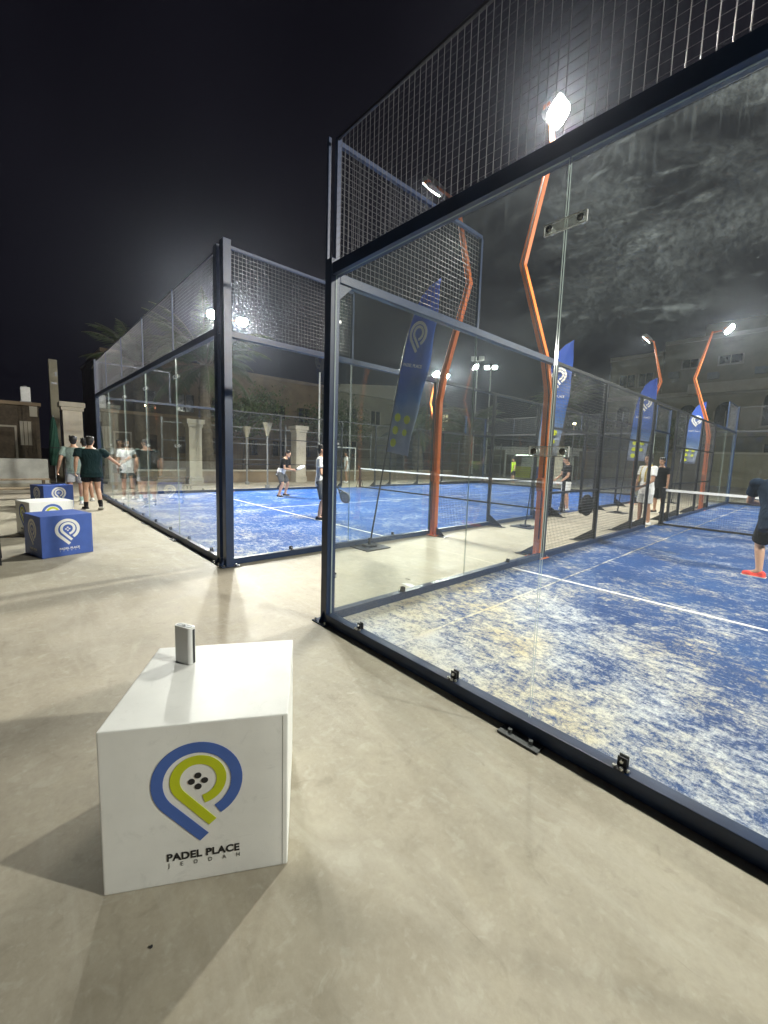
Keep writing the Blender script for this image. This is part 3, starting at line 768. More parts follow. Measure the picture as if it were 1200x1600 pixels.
# ------------------------------------------------------------------ orange floodlight poles
def flood_pole(label, loc, s, group=None, head=(0.05, 6.15), power='lamp_lit', twin=0.0):
    """zigzag pole: kinks away from the court and returns over it; s = +1 when the court is towards +x"""
    t = thing('floodlight_pole', label, 'floodlight', loc, 0, group)
    P = [(0, 0, 0.0), (0, 0, 2.55), (-0.10 * s, 0, 3.06), (-0.58 * s, 0, 4.55), (-0.21 * s, 0, 6.05)]
    W = [0.155, 0.15, 0.14, 0.11, 0.06]
    m = MB()
    rings = []
    for k, p in enumerate(P):
        w = W[k] / 2; d = 0.045
        rings.append(len(m.v))
        for a, b_ in ((-1, -1), (1, -1), (1, 1), (-1, 1)): m.v.append((p[0] + a * w * 0.75, p[1] + b_ * d, p[2]))
    for a, b_ in zip(rings, rings[1:]):
        for k in range(4): m.f.append((a + k, a + (k + 1) % 4, b_ + (k + 1) % 4, b_ + k)); m.mi.append(0)
    m.f.append((3, 2, 1, 0)); m.mi.append(0); e = rings[-1]; m.f.append((e, e + 1, e + 2, e + 3)); m.mi.append(0)
    pole = m.build('pole', MAT['orange'], t, bevel=0.006)
    b = MB(); b.box(-0.14, 0.14, -0.12, 0.12, 0.001, 0.014)
    for a in (-1, 1): b.prism([(0.05, 0.014), (0.11, 0.014), (0.05, 0.16)], ((-0.004, 0, 0), (0, a, 0), (0, 0, 1), (1, 0, 0)), 0.008)
    b.build('base_plate', MAT['orange'], t)
    cb = MB(); off = Vector((-0.0, -0.052, 0)); cb.tube([Vector(p) + off for p in ((0.03 * s, 0, 0.3), (0.03 * s, 0, 2.5), (-0.08 * s, 0, 3.06), (-0.57 * s, 0, 4.55), (-0.21 * s, 0, 6.0))], 0.007, 6); cb.build('cable', MAT['rubber'], pole, smooth=True)
    jb = MB(); jb.box(-0.05, 0.05, -0.095, -0.0465, 1.05, 1.25); jb.build('junction_box', MAT['rust_orange'], pole, bevel=0.006)
    fl = MB()
    for a in (-1, 1):
        for c_ in (-1, 1): fl.tube([(a * 0.115, c_ * 0.095, 0.014), (a * 0.115, c_ * 0.095, 0.036)], 0.012, 6)
    build_each(fl, 'bolt', MAT['bolt'], pole)
    # head bracket carrying the lamp, then the lamp box aimed down over the court
    hx, hz = head
    base = Vector((hx * s, 0, hz)); nrm = Vector((0.74 * s, 0, -0.67)).normalized(); ex = Vector((0, 1, 0)); ey = nrm.cross(ex)
    A = Vector(P[-1]); B0 = base - nrm * 0.16 - Vector((0, 0, 0.10))
    h = MB(); h.bar(A - Vector((0, 0, 0.03)), B0, 0.055, 0.05, w1=0.045, h1=0.04)
    h.bar(B0 + Vector((0, -twin - 0.205, 0)), B0 + Vector((0, twin + 0.205, 0)), 0.03, 0.03)
    for off in ((-twin, twin) if twin else (0.0,)):
        for dy in (-0.218, 0.218): h.bar(B0 + Vector((0, off + dy, 0)), base + Vector((0, off + dy, 0)) - nrm * 0.03, 0.010, 0.045)
    h.build('bracket', MAT['rust_orange'], t)
    for off in ((-twin, twin) if twin else (0.0,)):
        cc = base + Vector((0, off, 0))
        hb = MB(); w, hh = 0.20, 0.16
        hb.prism(rrect(w, hh, 0.07), (cc - nrm * 0.09, ex, ey, nrm), 0.085)
        for k in range(9):
            q = -w + 0.05 + k * (2 * w - 0.10) / 8; hb.bar(cc - nrm * 0.12 + ex * q - ey * hh * 0.8, cc - nrm * 0.12 + ex * q + ey * hh * 0.8, 0.006, 0.06, up=nrm)
        hd = hb.build('lamp_head', MAT['grey_metal'], t)
        lp = MB(); lp.poly([cc + ex * a + ey * b_ for a, b_ in rrect(0.185, 0.145, 0.12)])
        lb = lp.build('lamp_panel', MAT[power], hd, fixn=False)
        if lb.data.polygons[0].normal.dot(nrm) < 0: lb.data.flip_normals()
    return t
G = 'orange zigzag floodlight poles beside the courts'
flood_pole('orange zigzag pole nearest the viewer, its glaring lamp seen through the top mesh', (-0.075, 3.98, 0), 1, G, (-0.16, 6.50), 'lamp_soft')
flood_pole('orange zigzag pole behind the first feather flag, its lamp turned away over the farther court', (-2.27, 3.98, 0), -1, G, (0.42, 6.48))
flood_pole('distant orange pole with glaring lamp in front of the dim building', (-0.09, 15.5, 0), 1, G, (0.24, 6.04))
flood_pole('distant orange pole with lamp turned away, rising above a flag tip', (-2.27, 15.5, 0), -1, G, (0.05, 6.14))
flood_pole('orange pole whose lamp glares beside the double posts of the farther court corner', (BX - 0.09, 4.0, 0), 1, G, (-0.05, 6.24), 'lamp_strong', 0.52)
flood_pole('most distant orange pole, its lamp glaring right behind the middle orange pole', (BX - 0.09, 15.5, 0), 1, G, (0.14, 6.0), 'lamp_lit', 0.40)
G2 = 'orange floodlight poles on the outer side of the nearer court'
flood_pole('strongly lit orange floodlight pole nearest the back glass on the outer side', (10.09, 4.0, 0), -1, G2, (0.1, 6.3), 'lamp_side')
flood_pole('orange floodlight pole by the far end of the outer side of the nearer court', (10.09, 15.5, 0), -1, G2)

# ------------------------------------------------------------------ feather flags
def mat_flag():
    m, n, b = nt('flag_fabric')
    v = N(n, 'ShaderNodeTexCoord').outputs['Object']
    sep = N(n, 'ShaderNodeSeparateXYZ'); n.links.new(v, sep.inputs[0])
    wob = noise(n, v, 2.0, 3)
    h = mth(n, 'ADD', mth(n, 'MULTIPLY', sep.outputs[2], 0.25), mth(n, 'MULTIPLY', wob, 0.14))
    c = ramp(n, h, [(0.40, (0.24, 0.27, 0.42)), (0.56, (0.34, 0.38, 0.46)), (0.66, (0.10, 0.20, 0.42)), (0.74, (0.045, 0.13, 0.42)), (1.0, (0.045, 0.10, 0.42))])
    n.links.new(c, b.inputs['Base Color']); b.inputs['Roughness'].default_value = 0.75
    b.inputs['Specular IOR Level'].default_value = 0.2
    tl = N(n, 'ShaderNodeBsdfTranslucent'); n.links.new(c, tl.inputs[0])
    mx = N(n, 'ShaderNodeMixShader'); mx.inputs[0].default_value = 0.35
    n.links.new(b.outputs[0], mx.inputs[1]); n.links.new(tl.outputs[0], mx.inputs[2]); n.links.new(mx.outputs[0], n.nodes['Material Output'].inputs['Surface'])
    return m
MAT['flag'] = mat_flag()
def feather_flag(label, loc, tilt, rz=0.0, group=None):
    t = thing('feather_flag', label, 'flag', loc, rz, group)
    b = MB(); b.box(-0.25, 0.25, -0.25, 0.25, 0.001, 0.016); b.box(-0.09, 0.09, -0.09, 0.09, 0.016, 0.05)
    b.tube([(0, 0, 0.05), (0, 0, 0.16)], 0.02, 10); b.build('base', MAT['black_steel'], t)
    ct, st = math.cos(tilt), math.sin(tilt)
    def T(u, z, y=0.0): return (u * ct + z * st, y, -u * st + z * ct)
    # left edge of the cloth is the curved pole, right edge nearly straight, tip at the top right
    ZL = [1.62, 2.2, 2.8, 3.3, 3.62, 3.85, 3.98, 4.05]
    XL = [0.0, 0.0, 0.0, 0.02, 0.07, 0.16, 0.29, 0.44]
    ZR = [1.66, 2.2, 2.8, 3.15, 3.42, 3.66, 3.88, 4.06]
    XR = [0.50, 0.52, 0.54, 0.53, 0.51, 0.49, 0.47, 0.455]
    p = MB(); p.tube([T(0, z) for z in (0.15, 0.8, 1.6)] + [T(x_ - 0.012, z_) for x_, z_ in zip(XL[1:], ZL[1:])], [0.014, 0.013, 0.011, 0.010, 0.009, 0.008, 0.007, 0.006, 0.005, 0.005], 8)
    p.build('pole', MAT['black_steel'], t, smooth=True)
    f = MB(); cols = 14; rows = []
    fine = []
    for k in range(len(ZL) - 1):
        for q in range(5): fine.append(k + q / 5)
    fine.append(len(ZL) - 1)
    def lerp(A, x_): i = min(int(x_), len(A) - 2); return A[i] + (A[i + 1] - A[i]) * (x_ - i)
    def surf(sx, kk):
        u = lerp(XL, kk) * (1 - sx) + lerp(XR, kk) * sx; z = lerp(ZL, kk) * (1 - sx) + lerp(ZR, kk) * sx
        y = 0.030 * math.sin(sx * 7 + z * 2.1) * sx * (0.4 + 0.6 * sx) + 0.012 * math.sin(z * 9) * sx
        return T(u, z, y)
    for kk in fine:
        rows.append(len(f.v))
        for c in range(cols + 1): f.v.append(surf(c / cols, kk))
    for a, b_ in zip(rows, rows[1:]):
        for c in range(cols): f.f.append((a + c, a + c + 1, b_ + c + 1, b_ + c)); f.mi.append(0)
    fo = f.build('flag_cloth', MAT['flag'], t, smooth=True, fixn=False)
    so = fo.modifiers.new('thickness', 'SOLIDIFY'); so.thickness = 0.003; so.offset = 0
    for sd in (-1, 1):
        y = sd * 0.042; ex = Vector((ct, 0, -st)); ez = Vector((st, 0, ct))
        ex2 = ex if sd < 0 else -ex
        o = Vector(T(0.27, 3.32, y)) - (ex2 * 0.3 + ez * 0.35) * 1.15
        fr = (o, ex2 * 1.15, ez * 1.15, Vector((0, sd, 0)))
        a = MB(); arc_stroke(a, (0.300, 0.377), 0.1275, 0.0375, -60, 222, (0.3187, 0.166), fr, 0.002)
        arc_stroke(a, (0.303, 0.384), 0.0745, 0.0315, -78, 222, (0.347, 0.220), fr, 0.002)
        a.build('emblem', MAT['print_white'], fo)
        o2 = Vector(T(0.27, 2.90, y)) - ex2 * 0.19
        lettering('lettering', 'PADEL PLACE', (o2, ex2, ez, Vector((0, sd, 0))), 0, 0, 0.38, 0.046, MAT['print_white'], fo, 0.01)
        for r_, z in enumerate((2.17, 1.98, 1.79)):
            for c_, u in enumerate((0.16, 0.36)):
                rr = 0.062 if not (c_ == 1 and r_ == 1) else 0.048
                if c_ == 1 and r_ == 2: continue
                d = MB(); d.prism([(rr * math.cos(k * PI / 8), rr * math.sin(k * PI / 8)) for k in range(16)], (Vector(T(u, z, y)), ex2, ez, Vector((0, sd, 0))), 0.002)
                d.build('printed_dot', MAT['logo_lime'], fo)
    return t
FG = 'blue feather flags between the courts'
feather_flag('leaning blue feather flag nearest the viewer, behind the glass corner', (-2.14, 2.25, 0), math.radians(12.5), 0, FG)
feather_flag('second blue feather flag, standing upright behind the tall orange pole', (-1.74, 6.55, 0), math.radians(5), 0, FG)
feather_flag('third blue feather flag, in the gap just left of the white-shirted man', (-1.50, 11.7, 0), math.radians(4), 0, FG)
feather_flag('most distant blue feather flag, beside the far orange pole', (-1.45, 17.6, 0), math.radians(5), 0, FG)

# ------------------------------------------------------------------ cube seats with emblem
def cube_box(label, corner, ang, size, board, cols, group=None, left_logo=True, cat='cube seat', h=None):
    """corner = front-left foot seen from the viewer, ang = direction of the front edge"""
    h = h or size
    t = thing('cube_seat', label, cat, (corner[0], corner[1], 0), ang, group)
    # local: x along the front edge, y into the box, front face at y=0
    b = MB(); b.box(0, size, 0, size, 0.001, h); b.build('body', board, t, bevel=0.005)
    b = MB(); b.box(size - 0.019, size - 0.0175, -0.0006, -0.0001, 0.004, h - 0.006); b.build('panel_seam', MAT['print_grey'], t)
    s = size / 0.6; e = 0.0
    fr = ((0, -e, 0), (1, 0, 0), (0, 0, 1), (0, -1, 0))
    logo(t, fr, *cols, s=s)
    if left_logo:
        logo(t, ((0, size, 0), (0, -1, 0), (0, 0, 1), (-1, 0, 0)), *cols, s=s)
    return t
white_cols = (MAT['logo_blue'], MAT['logo_lime'], MAT['print_black'], MAT['print_black'], MAT['print_grey'])
blue_cols = (MAT['print_white'],) * 5
w1 = Vector((0.325, 0.505)); a1 = math.atan2(w1.y, w1.x)
CG = 'cube seats printed with the club emblem'
cube_box('large white cube seat in the foreground with a blue and lime pin emblem', (1.4827, -1.8815), 1.0342, 0.599, MAT['white_board'], white_cols, CG, left_logo=False, h=0.592)
cube_box('blue cube seat with white pin emblem, nearest of the three at the left', (-4.03, -1.77), math.atan2(0.565, -0.15), 0.585, MAT['blue_board'], blue_cols, CG, h=0.562)
cube_box('white cube seat half hidden behind the front blue one at the left', (-5.82, -1.82), math.atan2(0.58, -0.16), 0.6, MAT['white_board'], white_cols, CG, h=0.565)
cube_box('blue cube seat farthest back of the three, behind the half hidden white one', (-9.40, -1.47), math.atan2(0.58, -0.22), 0.6, MAT['blue_board'], blue_cols, CG, h=0.56)

# power bank standing on the white cube
pb = thing('power_bank', 'small white power bank standing on the foreground white cube', 'power bank', (1.178, -1.524, 0.592), math.radians(24))
m = MB()
m.prism(rrect(0.041, 0.0155, 0.0145), ((0, 0, 0.001), (1, 0, 0), (0, 1, 0), (0, 0, 1)), 0.150)
m.build('casing', MAT['plastic_white'], pb, bevel=0.0012)
m = MB(); m.prism(rrect(0.034, 0.0095, 0.009), ((0, 0, 0.1513), (1, 0, 0), (0, 1, 0), (0, 0, 1)), 0.0012); m.build('top_panel', MAT['grey_metal'], pb)
pb.scale = (1.20, 1.20, 1.08)
m = MB(); m.box(0.0412, 0.0420, -0.0035, 0.0055, 0.006, 0.144); m.build('side_stripe', MAT['plastic_dark'], pb)
m = MB(); m.box(-0.012, 0.006, -0.0035, 0.0035, 0.1526, 0.1535); m.build('port', MAT['plastic_dark'], pb)

# ------------------------------------------------------------------ people
def realise(mb, name, mat, parent, voxel=0.011, smooth=2):
    me = mb.mesh('tmp'); ob = bpy.data.objects.new('tmp', me); S.collection.objects.link(ob)
    r = ob.modifiers.new('r', 'REMESH'); r.mode = 'VOXEL'; r.voxel_size = voxel; r.use_smooth_shade = True
    sm_ = ob.modifiers.new('s', 'SMOOTH'); sm_.iterations = smooth; sm_.factor = 0.5
    bpy.context.view_layer.update()
    out = bpy.data.meshes.new_from_object(ob.evaluated_get(bpy.context.evaluated_depsgraph_get()))
    bpy.data.objects.remove(ob)
    out.name = name; out.materials.clear(); out.materials.append(mat)
    for p in out.polygons: p.use_smooth = True; p.material_index = 0
    o = bpy.data.objects.new(name, out); S.collection.objects.link(o); o.parent = parent
    return o
def hand(mb, wrist, direction, up, side, curl=0.5, k=1.0):
    """palm, four fingers of different length bending at the knuckles, thumb leaving the side"""
    w = Vector(wrist); d = Vector(direction).normalized(); u = Vector(up); x_ = d.cross(u).normalized(); u = x_.cross(d).normalized()
    R = Matrix((x_, d, u)).transposed()
    mb.ell(w + d * 0.048 * k, (0.040 * k, 0.055 * k, 0.017 * k), R)
    for i, L in enumerate((0.068, 0.078, 0.072, 0.056)):
        off = x_ * (-0.029 + 0.0195 * i) * k
        p = w + d * 0.088 * k + off; a = curl * 0.5
        for j, f in enumerate((0.45, 0.32, 0.23)):
            q = p + (d * math.cos(a) - u * math.sin(a)) * L * f * k
            mb.cap(p, q, 0.0098 * k, 0.0085 * k, 8); p = q; a += curl * 0.9
    p = w + d * 0.03 * k - x_ * side * 0.034 * k
    q = p + (d * 0.7 - x_ * side * 0.65 - u * 0.25).normalized() * 0.038 * k; mb.cap(p, q, 0.0125 * k, 0.0105 * k, 8)
    r = q + (d * 0.95 - x_ * side * 0.1 - u * 0.3).normalized() * 0.032 * k; mb.cap(q, r, 0.0105 * k, 0.009 * k, 8)
def person(label, loc, rz, pose=None, H=1.75, skin='skin', shirt='fab_white', shorts='fab_black', shoes='shoe_white', sock=None,
           lean=0.0, twist=0.0, head_turn=0.0, head_tilt=0.0, build=1.0, shorts_len=0.62, long_hair=False, extra=None, group=None, shirt_low=0.0, sleeve=0.62):
    """local frame: faces +y, right hand at +x, feet on z=0"""
    k = H / 1.75
    t = thing('person', label, 'person', (loc[0], loc[1], loc[2] if len(loc) > 2 else 0.0), rz, group)
    J = dict(hip=Vector((0, 0, 0.93)), hipR=Vector((0.095, 0, 0.90)), hipL=Vector((-0.095, 0, 0.90)),
             kneeR=Vector((0.115, 0.02, 0.50)), kneeL=Vector((-0.115, 0.02, 0.50)), ankR=Vector((0.125, -0.03, 0.085)), ankL=Vector((-0.125, -0.03, 0.085)),
             elbR=None, elbL=None, wriR=None, wriL=None)
    pose = pose or {}
    for a, b_ in pose.items():
        if a in J: J[a] = Vector(b_)
    hip = J['hip']; dz = hip.z - 0.93
    J['hipR'] = hip + Vector((0.095, 0, -0.03)); J['hipL'] = hip + Vector((-0.095, 0, -0.03))
    Rl = Matrix.Rotation(-lean, 3, 'X') @ Matrix.Rotation(twist, 3, 'Z')
    def U(x_, y_, z_): return hip + Rl @ Vector((x_, y_, z_))
    ax, ay = Rl @ Vector((1, 0, 0)), Rl @ Vector((0, 1, 0))
    shR, shL = U(0.185 * build, 0, 0.50), U(-0.185 * build, 0, 0.50)
    elR = J['elbR'] or shR + Vector((0.05, -0.02, -0.29)); elL = J['elbL'] or shL + Vector((-0.05, -0.02, -0.29))
    wrR = J['wriR'] or elR + Vector((0.01, 0.06, -0.25)); wrL = J['wriL'] or elL + Vector((-0.01, 0.06, -0.25))
    nk = U(0, -0.005, 0.56); Rh = Rl @ Matrix.Rotation(lean * 0.7 - head_tilt, 3, 'X') @ Matrix.Rotation(head_turn, 3, 'Z')
    hc = nk + Rh @ Vector((0, 0.022, 0.155))
    def K(v): return Vector(v) * k
    b = MB(); bw = build
    def torso(mb, e, z0=-0.12, z1=0.58, neck=True):
        rings = []
        for z_, rx, ry, oy in ((-0.12, 0.13, 0.10, -0.01), (-0.04, 0.168, 0.118, -0.012), (0.06, 0.158, 0.108, -0.004), (0.16, 0.142, 0.100, 0.0), (0.28, 0.155, 0.108, 0.006), (0.40, 0.172, 0.112, 0.004), (0.49, 0.160, 0.092, -0.004), (0.535, 0.105, 0.070, -0.008), (0.575, 0.056, 0.055, -0.006)):
            if z_ < z0 - 1e-6 or z_ > z1 + 1e-6: continue
            rings.append((K(U(0, oy, z_)), ax * (rx * bw + e) * k, ay * (ry * (0.5 + 0.5 * bw) + e) * k))
        mb.loft(rings)
    torso(b, 0)
    b.cap(K(U(0, -0.008, 0.52)), K(hc - Rh @ Vector((0, 0.02, 0.07))), 0.056 * k, 0.052 * k)
    # head: cranium, jaw, nose, ears, brow
    b.ell(K(hc + Rh @ Vector((0, -0.008, 0.018))), (0.076 * k, 0.094 * k, 0.098 * k), Rh, 16, 12)
    b.ell(K(hc + Rh @ Vector((0, 0.026, -0.050))), (0.056 * k, 0.060 * k, 0.062 * k), Rh, 14, 10)
    b.ell(K(hc + Rh @ Vector((0, 0.070, -0.090))), (0.022 * k, 0.020 * k, 0.016 * k), Rh)
    b.cap(K(hc + Rh @ Vector((0, 0.084, 0.018))), K(hc + Rh @ Vector((0, 0.104, -0.022))), 0.009 * k, 0.014 * k, 8)
    b.cap(K(hc + Rh @ Vector((-0.036, 0.078, 0.032))), K(hc + Rh @ Vector((0.036, 0.078, 0.032))), 0.012 * k, 0.012 * k, 8)
    b.cap(K(hc + Rh @ Vector((-0.020, 0.083, -0.054))), K(hc + Rh @ Vector((0.020, 0.083, -0.054))), 0.009 * k, 0.009 * k, 8)
    for sx in (-1, 1): b.ell(K(hc + Rh @ Vector((sx * 0.078, -0.004, -0.008))), (0.010 * k, 0.020 * k, 0.031 * k), Rh)
    # arms
    for sh, el, wr, sd in ((shR, elR, wrR, 1), (shL, elL, wrL, -1)):
        b.ell(K(sh - Vector((0, 0, 0.012))), (0.062 * k * bw, 0.060 * k * bw, 0.060 * k))
        b.cap(K(sh), K(el), 0.051 * k * bw, 0.040 * k)
        b.cap(K(el), K(el + (wr - el) * 0.35), 0.041 * k, 0.040 * k); b.cap(K(el + (wr - el) * 0.35), K(wr), 0.040 * k, 0.027 * k)
        d = (wr - el).normalized()
        upv = pose.get('palmR' if sd > 0 else 'palmL', (sd * 1.0, 0.1, 0.1))
        hand(b, K(wr), d, upv, sd, pose.get('curl', 0.55), k)
    # legs
    for hp, kn, an, sd in ((J['hipR'], J['kneeR'], J['ankR'], 1), (J['hipL'], J['kneeL'], J['ankL'], -1)):
        b.cap(K(hp), K(kn), 0.088 * k * (0.6 + 0.4 * bw), 0.056 * k)
        cf = kn + (an - kn) * 0.30
        b.cap(K(kn), K(cf + Vector((0, -0.012, 0))), 0.055 * k, 0.058 * k); b.cap(K(cf + Vector((0, -0.012, 0))), K(an), 0.057 * k, 0.036 * k)
        fd = Vector(pose.get('footR' if sd > 0 else 'footL', (sd * 0.18, 1, 0))).normalized()
        b.cap(K(an), K(an + fd * 0.11 - Vector((0, 0, 0.045))), 0.036 * k, 0.032 * k)
    body = realise(b, 'body', MAT[skin], t, 0.0105 * k)
    # hair
    h = MB(); h.ell(K(hc + Rh @ Vector((0, -0.022, 0.030))), (0.084 * k, 0.095 * k, 0.098 * k), Rh, 16, 12)
    h.ell(K(hc + Rh @ Vector((0, 0.030, 0.088))), (0.062 * k, 0.055 * k, 0.030 * k), Rh, 14, 8)
    for q in range(14):
        a = random.uniform(0, 2 * PI); h.ell(K(hc + Rh @ Vector((0.062 * math.cos(a), -0.022 + 0.062 * math.sin(a), 0.085 + random.uniform(-0.01, 0.025)))), (0.028 * k, 0.028 * k, 0.022 * k), Rh, 8, 6)
    h.ell(K(hc + Rh @ Vector((0, -0.052, -0.030))), (0.070 * k, 0.052 * k, 0.075 * k), Rh, 14, 10)
    if long_hair: h.ell(K(hc + Rh @ Vector((0, -0.07, -0.07))), (0.075 * k, 0.05 * k, 0.12 * k), Rh, 14, 10)
    realise(h, 'hair', MAT['hair'], body, 0.010 * k, 1)
    e = MB()
    for sx in (-1, 1): e.ell(K(hc + Rh @ Vector((sx * 0.030, 0.083, 0.008))), (0.012 * k, 0.008 * k, 0.007 * k), Rh, 10, 6)
    build_each(e, 'eye', MAT['hair'], body, smooth=True)
    # shirt
    sh_ = MB(); torso(sh_, 0.020, -0.12 - shirt_low, 0.54)
    sh_.loft([(K(U(0, -0.012, -0.13 - shirt_low)), ax * (0.182 * bw + 0.012) * k, ay * 0.135 * k), (K(U(0, -0.01, 0.02)), ax * (0.172 * bw + 0.014) * k, ay * 0.128 * k)])
    for sh0, el in ((shR, elR), (shL, elL)):
        sh_.ell(K(sh0 - Vector((0, 0, 0.008))), (0.078 * k * bw, 0.074 * k * bw, 0.070 * k))
        m1 = sh0 + (el - sh0) * sleeve
        dd = (m1 - sh0).normalized(); px = dd.cross(Vector((0, 1, 0.1))).normalized(); py = dd.cross(px)
        sh_.loft([(K(sh0), px * 0.066 * k * bw, py * 0.066 * k * bw), (K(m1), px * 0.070 * k * bw, py * 0.066 * k * bw)])
    realise(sh_, 'shirt', MAT[shirt], body, 0.012 * k, 2)
    # shorts
    so = MB()
    so.loft([(K(hip + Vector((0, -0.01, -0.125))), Vector((0.165 * bw + 0.02, 0, 0)) * k, Vector((0, 0.125, 0)) * k), (K(hip + Vector((0, -0.01, 0.02))), Vector((0.162 * bw + 0.018, 0, 0)) * k, Vector((0, 0.128, 0)) * k), (K(U(0, -0.004, 0.09)), ax * (0.152 * bw + 0.012) * k, ay * 0.118 * k)])
    for hp, kn in ((J['hipR'], J['kneeR']), (J['hipL'], J['kneeL'])):
        m1 = hp + (kn - hp) * shorts_len * 1.05
        dd = (m1 - hp).normalized(); px = dd.cross(Vector((0, 1, 0))).normalized(); py = dd.cross(px)
        so.loft([(K(hp + Vector((0, -0.005, 0.02))), px * 0.102 * k, py * 0.112 * k), (K(m1), px * 0.100 * k, py * 0.104 * k)])
    realise(so, 'shorts', MAT[shorts], body, 0.012 * k, 2)
    # shoes and socks
    for an, sd in ((J['ankR'], 1), (J['ankL'], -1)):
        fd = Vector(pose.get('footR' if sd > 0 else 'footL', (sd * 0.18, 1, 0))).normalized()
        sx_ = Vector((fd.y, -fd.x, 0)).normalized() if abs(fd.z) < 0.95 else Vector((1, 0, 0)); up_ = sx_.cross(fd).normalized()
        R = Matrix((sx_, fd, up_)).transposed()
        c = an - up_ * 0.045
        sh2 = MB(); sh2.ell(K(c - fd * 0.02 + up_ * 0.012), (0.042 * k, 0.060 * k, 0.048 * k), R); sh2.ell(K(c + fd * 0.10), (0.048 * k, 0.085 * k, 0.033 * k), R)
        sh2.cap(K(c - fd * 0.02), K(c + fd * 0.10 + up_ * 0.004), 0.040 * k, 0.036 * k)
        i = len(sh2.v); sh2.prism([(-0.044 * k, -0.075 * k), (0.044 * k, -0.075 * k), (0.052 * k, 0.08 * k), (0.040 * k, 0.165 * k), (0, 0.188 * k), (-0.040 * k, 0.165 * k), (-0.052 * k, 0.08 * k)], (K(c - up_ * 0.036), sx_, fd, up_), 0.022 * k)
        she = realise(sh2, 'shoe', MAT[shoes], body, 0.008 * k, 1)
        sl = MB(); sl.prism([(-0.047 * k, -0.080 * k), (0.047 * k, -0.080 * k), (0.056 * k, 0.08 * k), (0.043 * k, 0.170 * k), (0, 0.194 * k), (-0.043 * k, 0.170 * k), (-0.056 * k, 0.08 * k)], (K(c - up_ * 0.0395), sx_, fd, up_), 0.016 * k)
        sl.build('sole', MAT['shoe_white'] if shoes != 'shoe_white' else MAT['fab_grey'], she, bevel=0.003)
        lc = MB()
        for q in range(4): lc.cap(K(c + fd * (0.045 + 0.022 * q) + up_ * (0.046 - 0.006 * q) - sx_ * 0.022), K(c + fd * (0.045 + 0.022 * q) + up_ * (0.046 - 0.006 * q) + sx_ * 0.022), 0.0035 * k, 0.0035 * k, 6)
        lc.build('laces', MAT['shoe_white'], she, smooth=True)
        if sock:
            kn = J['kneeR'] if sd > 0 else J['kneeL']; s0 = MB(); s0.cap(K(an - Vector((0, 0, 0.01))), K(an + (kn - an) * 0.22), 0.043 * k, 0.052 * k)
            realise(s0, 'sock', MAT[sock], body, 0.010 * k, 1)
    if extra: extra(body, K, U, J)
    return t
def racket(label, grip, direction, normal, mat='print_grey', face='print_black'):
    """solid padel bat: rounded head with holes, short grip"""
    t = thing('padel_racket', label, 'racket', grip)
    d = Vector(direction).normalized(); nn = Vector(normal); x_ = d.cross(nn).normalized(); nn = x_.cross(d).normalized()
    fr = (Vector((0, 0, 0)) - nn * 0.019, x_, d, nn)
    h = MB()
    pts = []
    for k in range(28):
        a = -PI / 2 + 2 * PI * k / 28; pts.append((0.128 * math.cos(a) * (1.0 if math.sin(a) > -0.2 else 0.86 + 0.14 * (1 + math.sin(a)) / 0.8), 0.285 + 0.145 * math.sin(a)))
    h.prism(pts, fr, 0.038)
    hd = h.build('head', MAT[mat], t, bevel=0.004)
    c = MB()
    for i in range(-3, 4):
        for j in range(-3, 4):
            if i * i + j * j <= 10:
                for sg in (0, 1): c.prism([(0.026 * i + 0.006 * math.cos(q * PI / 4), 0.295 + 0.026 * j + 0.006 * math.sin(q * PI / 4)) for q in range(8)], (nn * (0.0191 if sg else -0.0199), x_, d, nn), 0.0008)
    c.build('holes', MAT[face], hd)
    g_ = MB(); g_.cap(-d * 0.05, d * 0.09, 0.017, 0.017); g_.bar(d * 0.08 + x_ * 0.010, d * 0.16 + x_ * 0.055, 0.02, 0.03, up=nn); g_.bar(d * 0.08 - x_ * 0.010, d * 0.16 - x_ * 0.055, 0.02, 0.03, up=nn)
    g_.build('grip', MAT['rubber'], t, smooth=True)
    return t

# walking away between the cube seats and the far back wall, facing -x
person('person in dark green shirt and black shorts walking away, right arm held out', (-9.05, -0.60), PI / 2 + 0.05,
       dict(kneeR=(0.12, 0.06, 0.50), ankR=(0.12, -0.20, 0.13), footR=(0.15, 0.9, -0.35), kneeL=(-0.12, 0.09, 0.50), ankL=(-0.12, 0.10, 0.085),
            elbR=(0.42, 0.16, 1.24), wriR=(0.62, 0.26, 1.08), elbL=(-0.30, -0.06, 1.17), wriL=(-0.30, 0.06, 0.94), palmR=(0.1, 0.2, 1)),
       H=1.72, shirt='fab_darkgreen', shorts='fab_black', shoes='shoe_black', sock='fab_black', build=1.22, shorts_len=0.5, head_turn=-0.5, shirt_low=0.02, lean=0.06)
person('person in pale mint shirt and light shorts walking away, left of the dark green shirt', (-10.3, -0.80), PI / 2 - 0.1,
       dict(kneeR=(0.12, 0.12, 0.50), ankR=(0.12, 0.05, 0.085), kneeL=(-0.11, 0.0, 0.50), ankL=(-0.11, -0.12, 0.10), elbL=(-0.28, -0.10, 1.14), wriL=(-0.33, 0.02, 0.90)),
       H=1.74, shirt='fab_mint', shorts='fab_lightgrey', shoes='shoe_white', sock='shoe_mint', build=1.05, shorts_len=0.75)
person('person in white shirt walking ahead of the mint shirt, mostly hidden', (-11.0, -0.50), PI / 2 + 0.15,
       dict(kneeR=(0.12, 0.10, 0.50), kneeL=(-0.11, 0.0, 0.50), ankL=(-0.11, -0.12, 0.10)),
       H=1.70, shirt='fab_white', shorts='fab_darkgreen', shoes='shoe_white', skin='skin_tan')
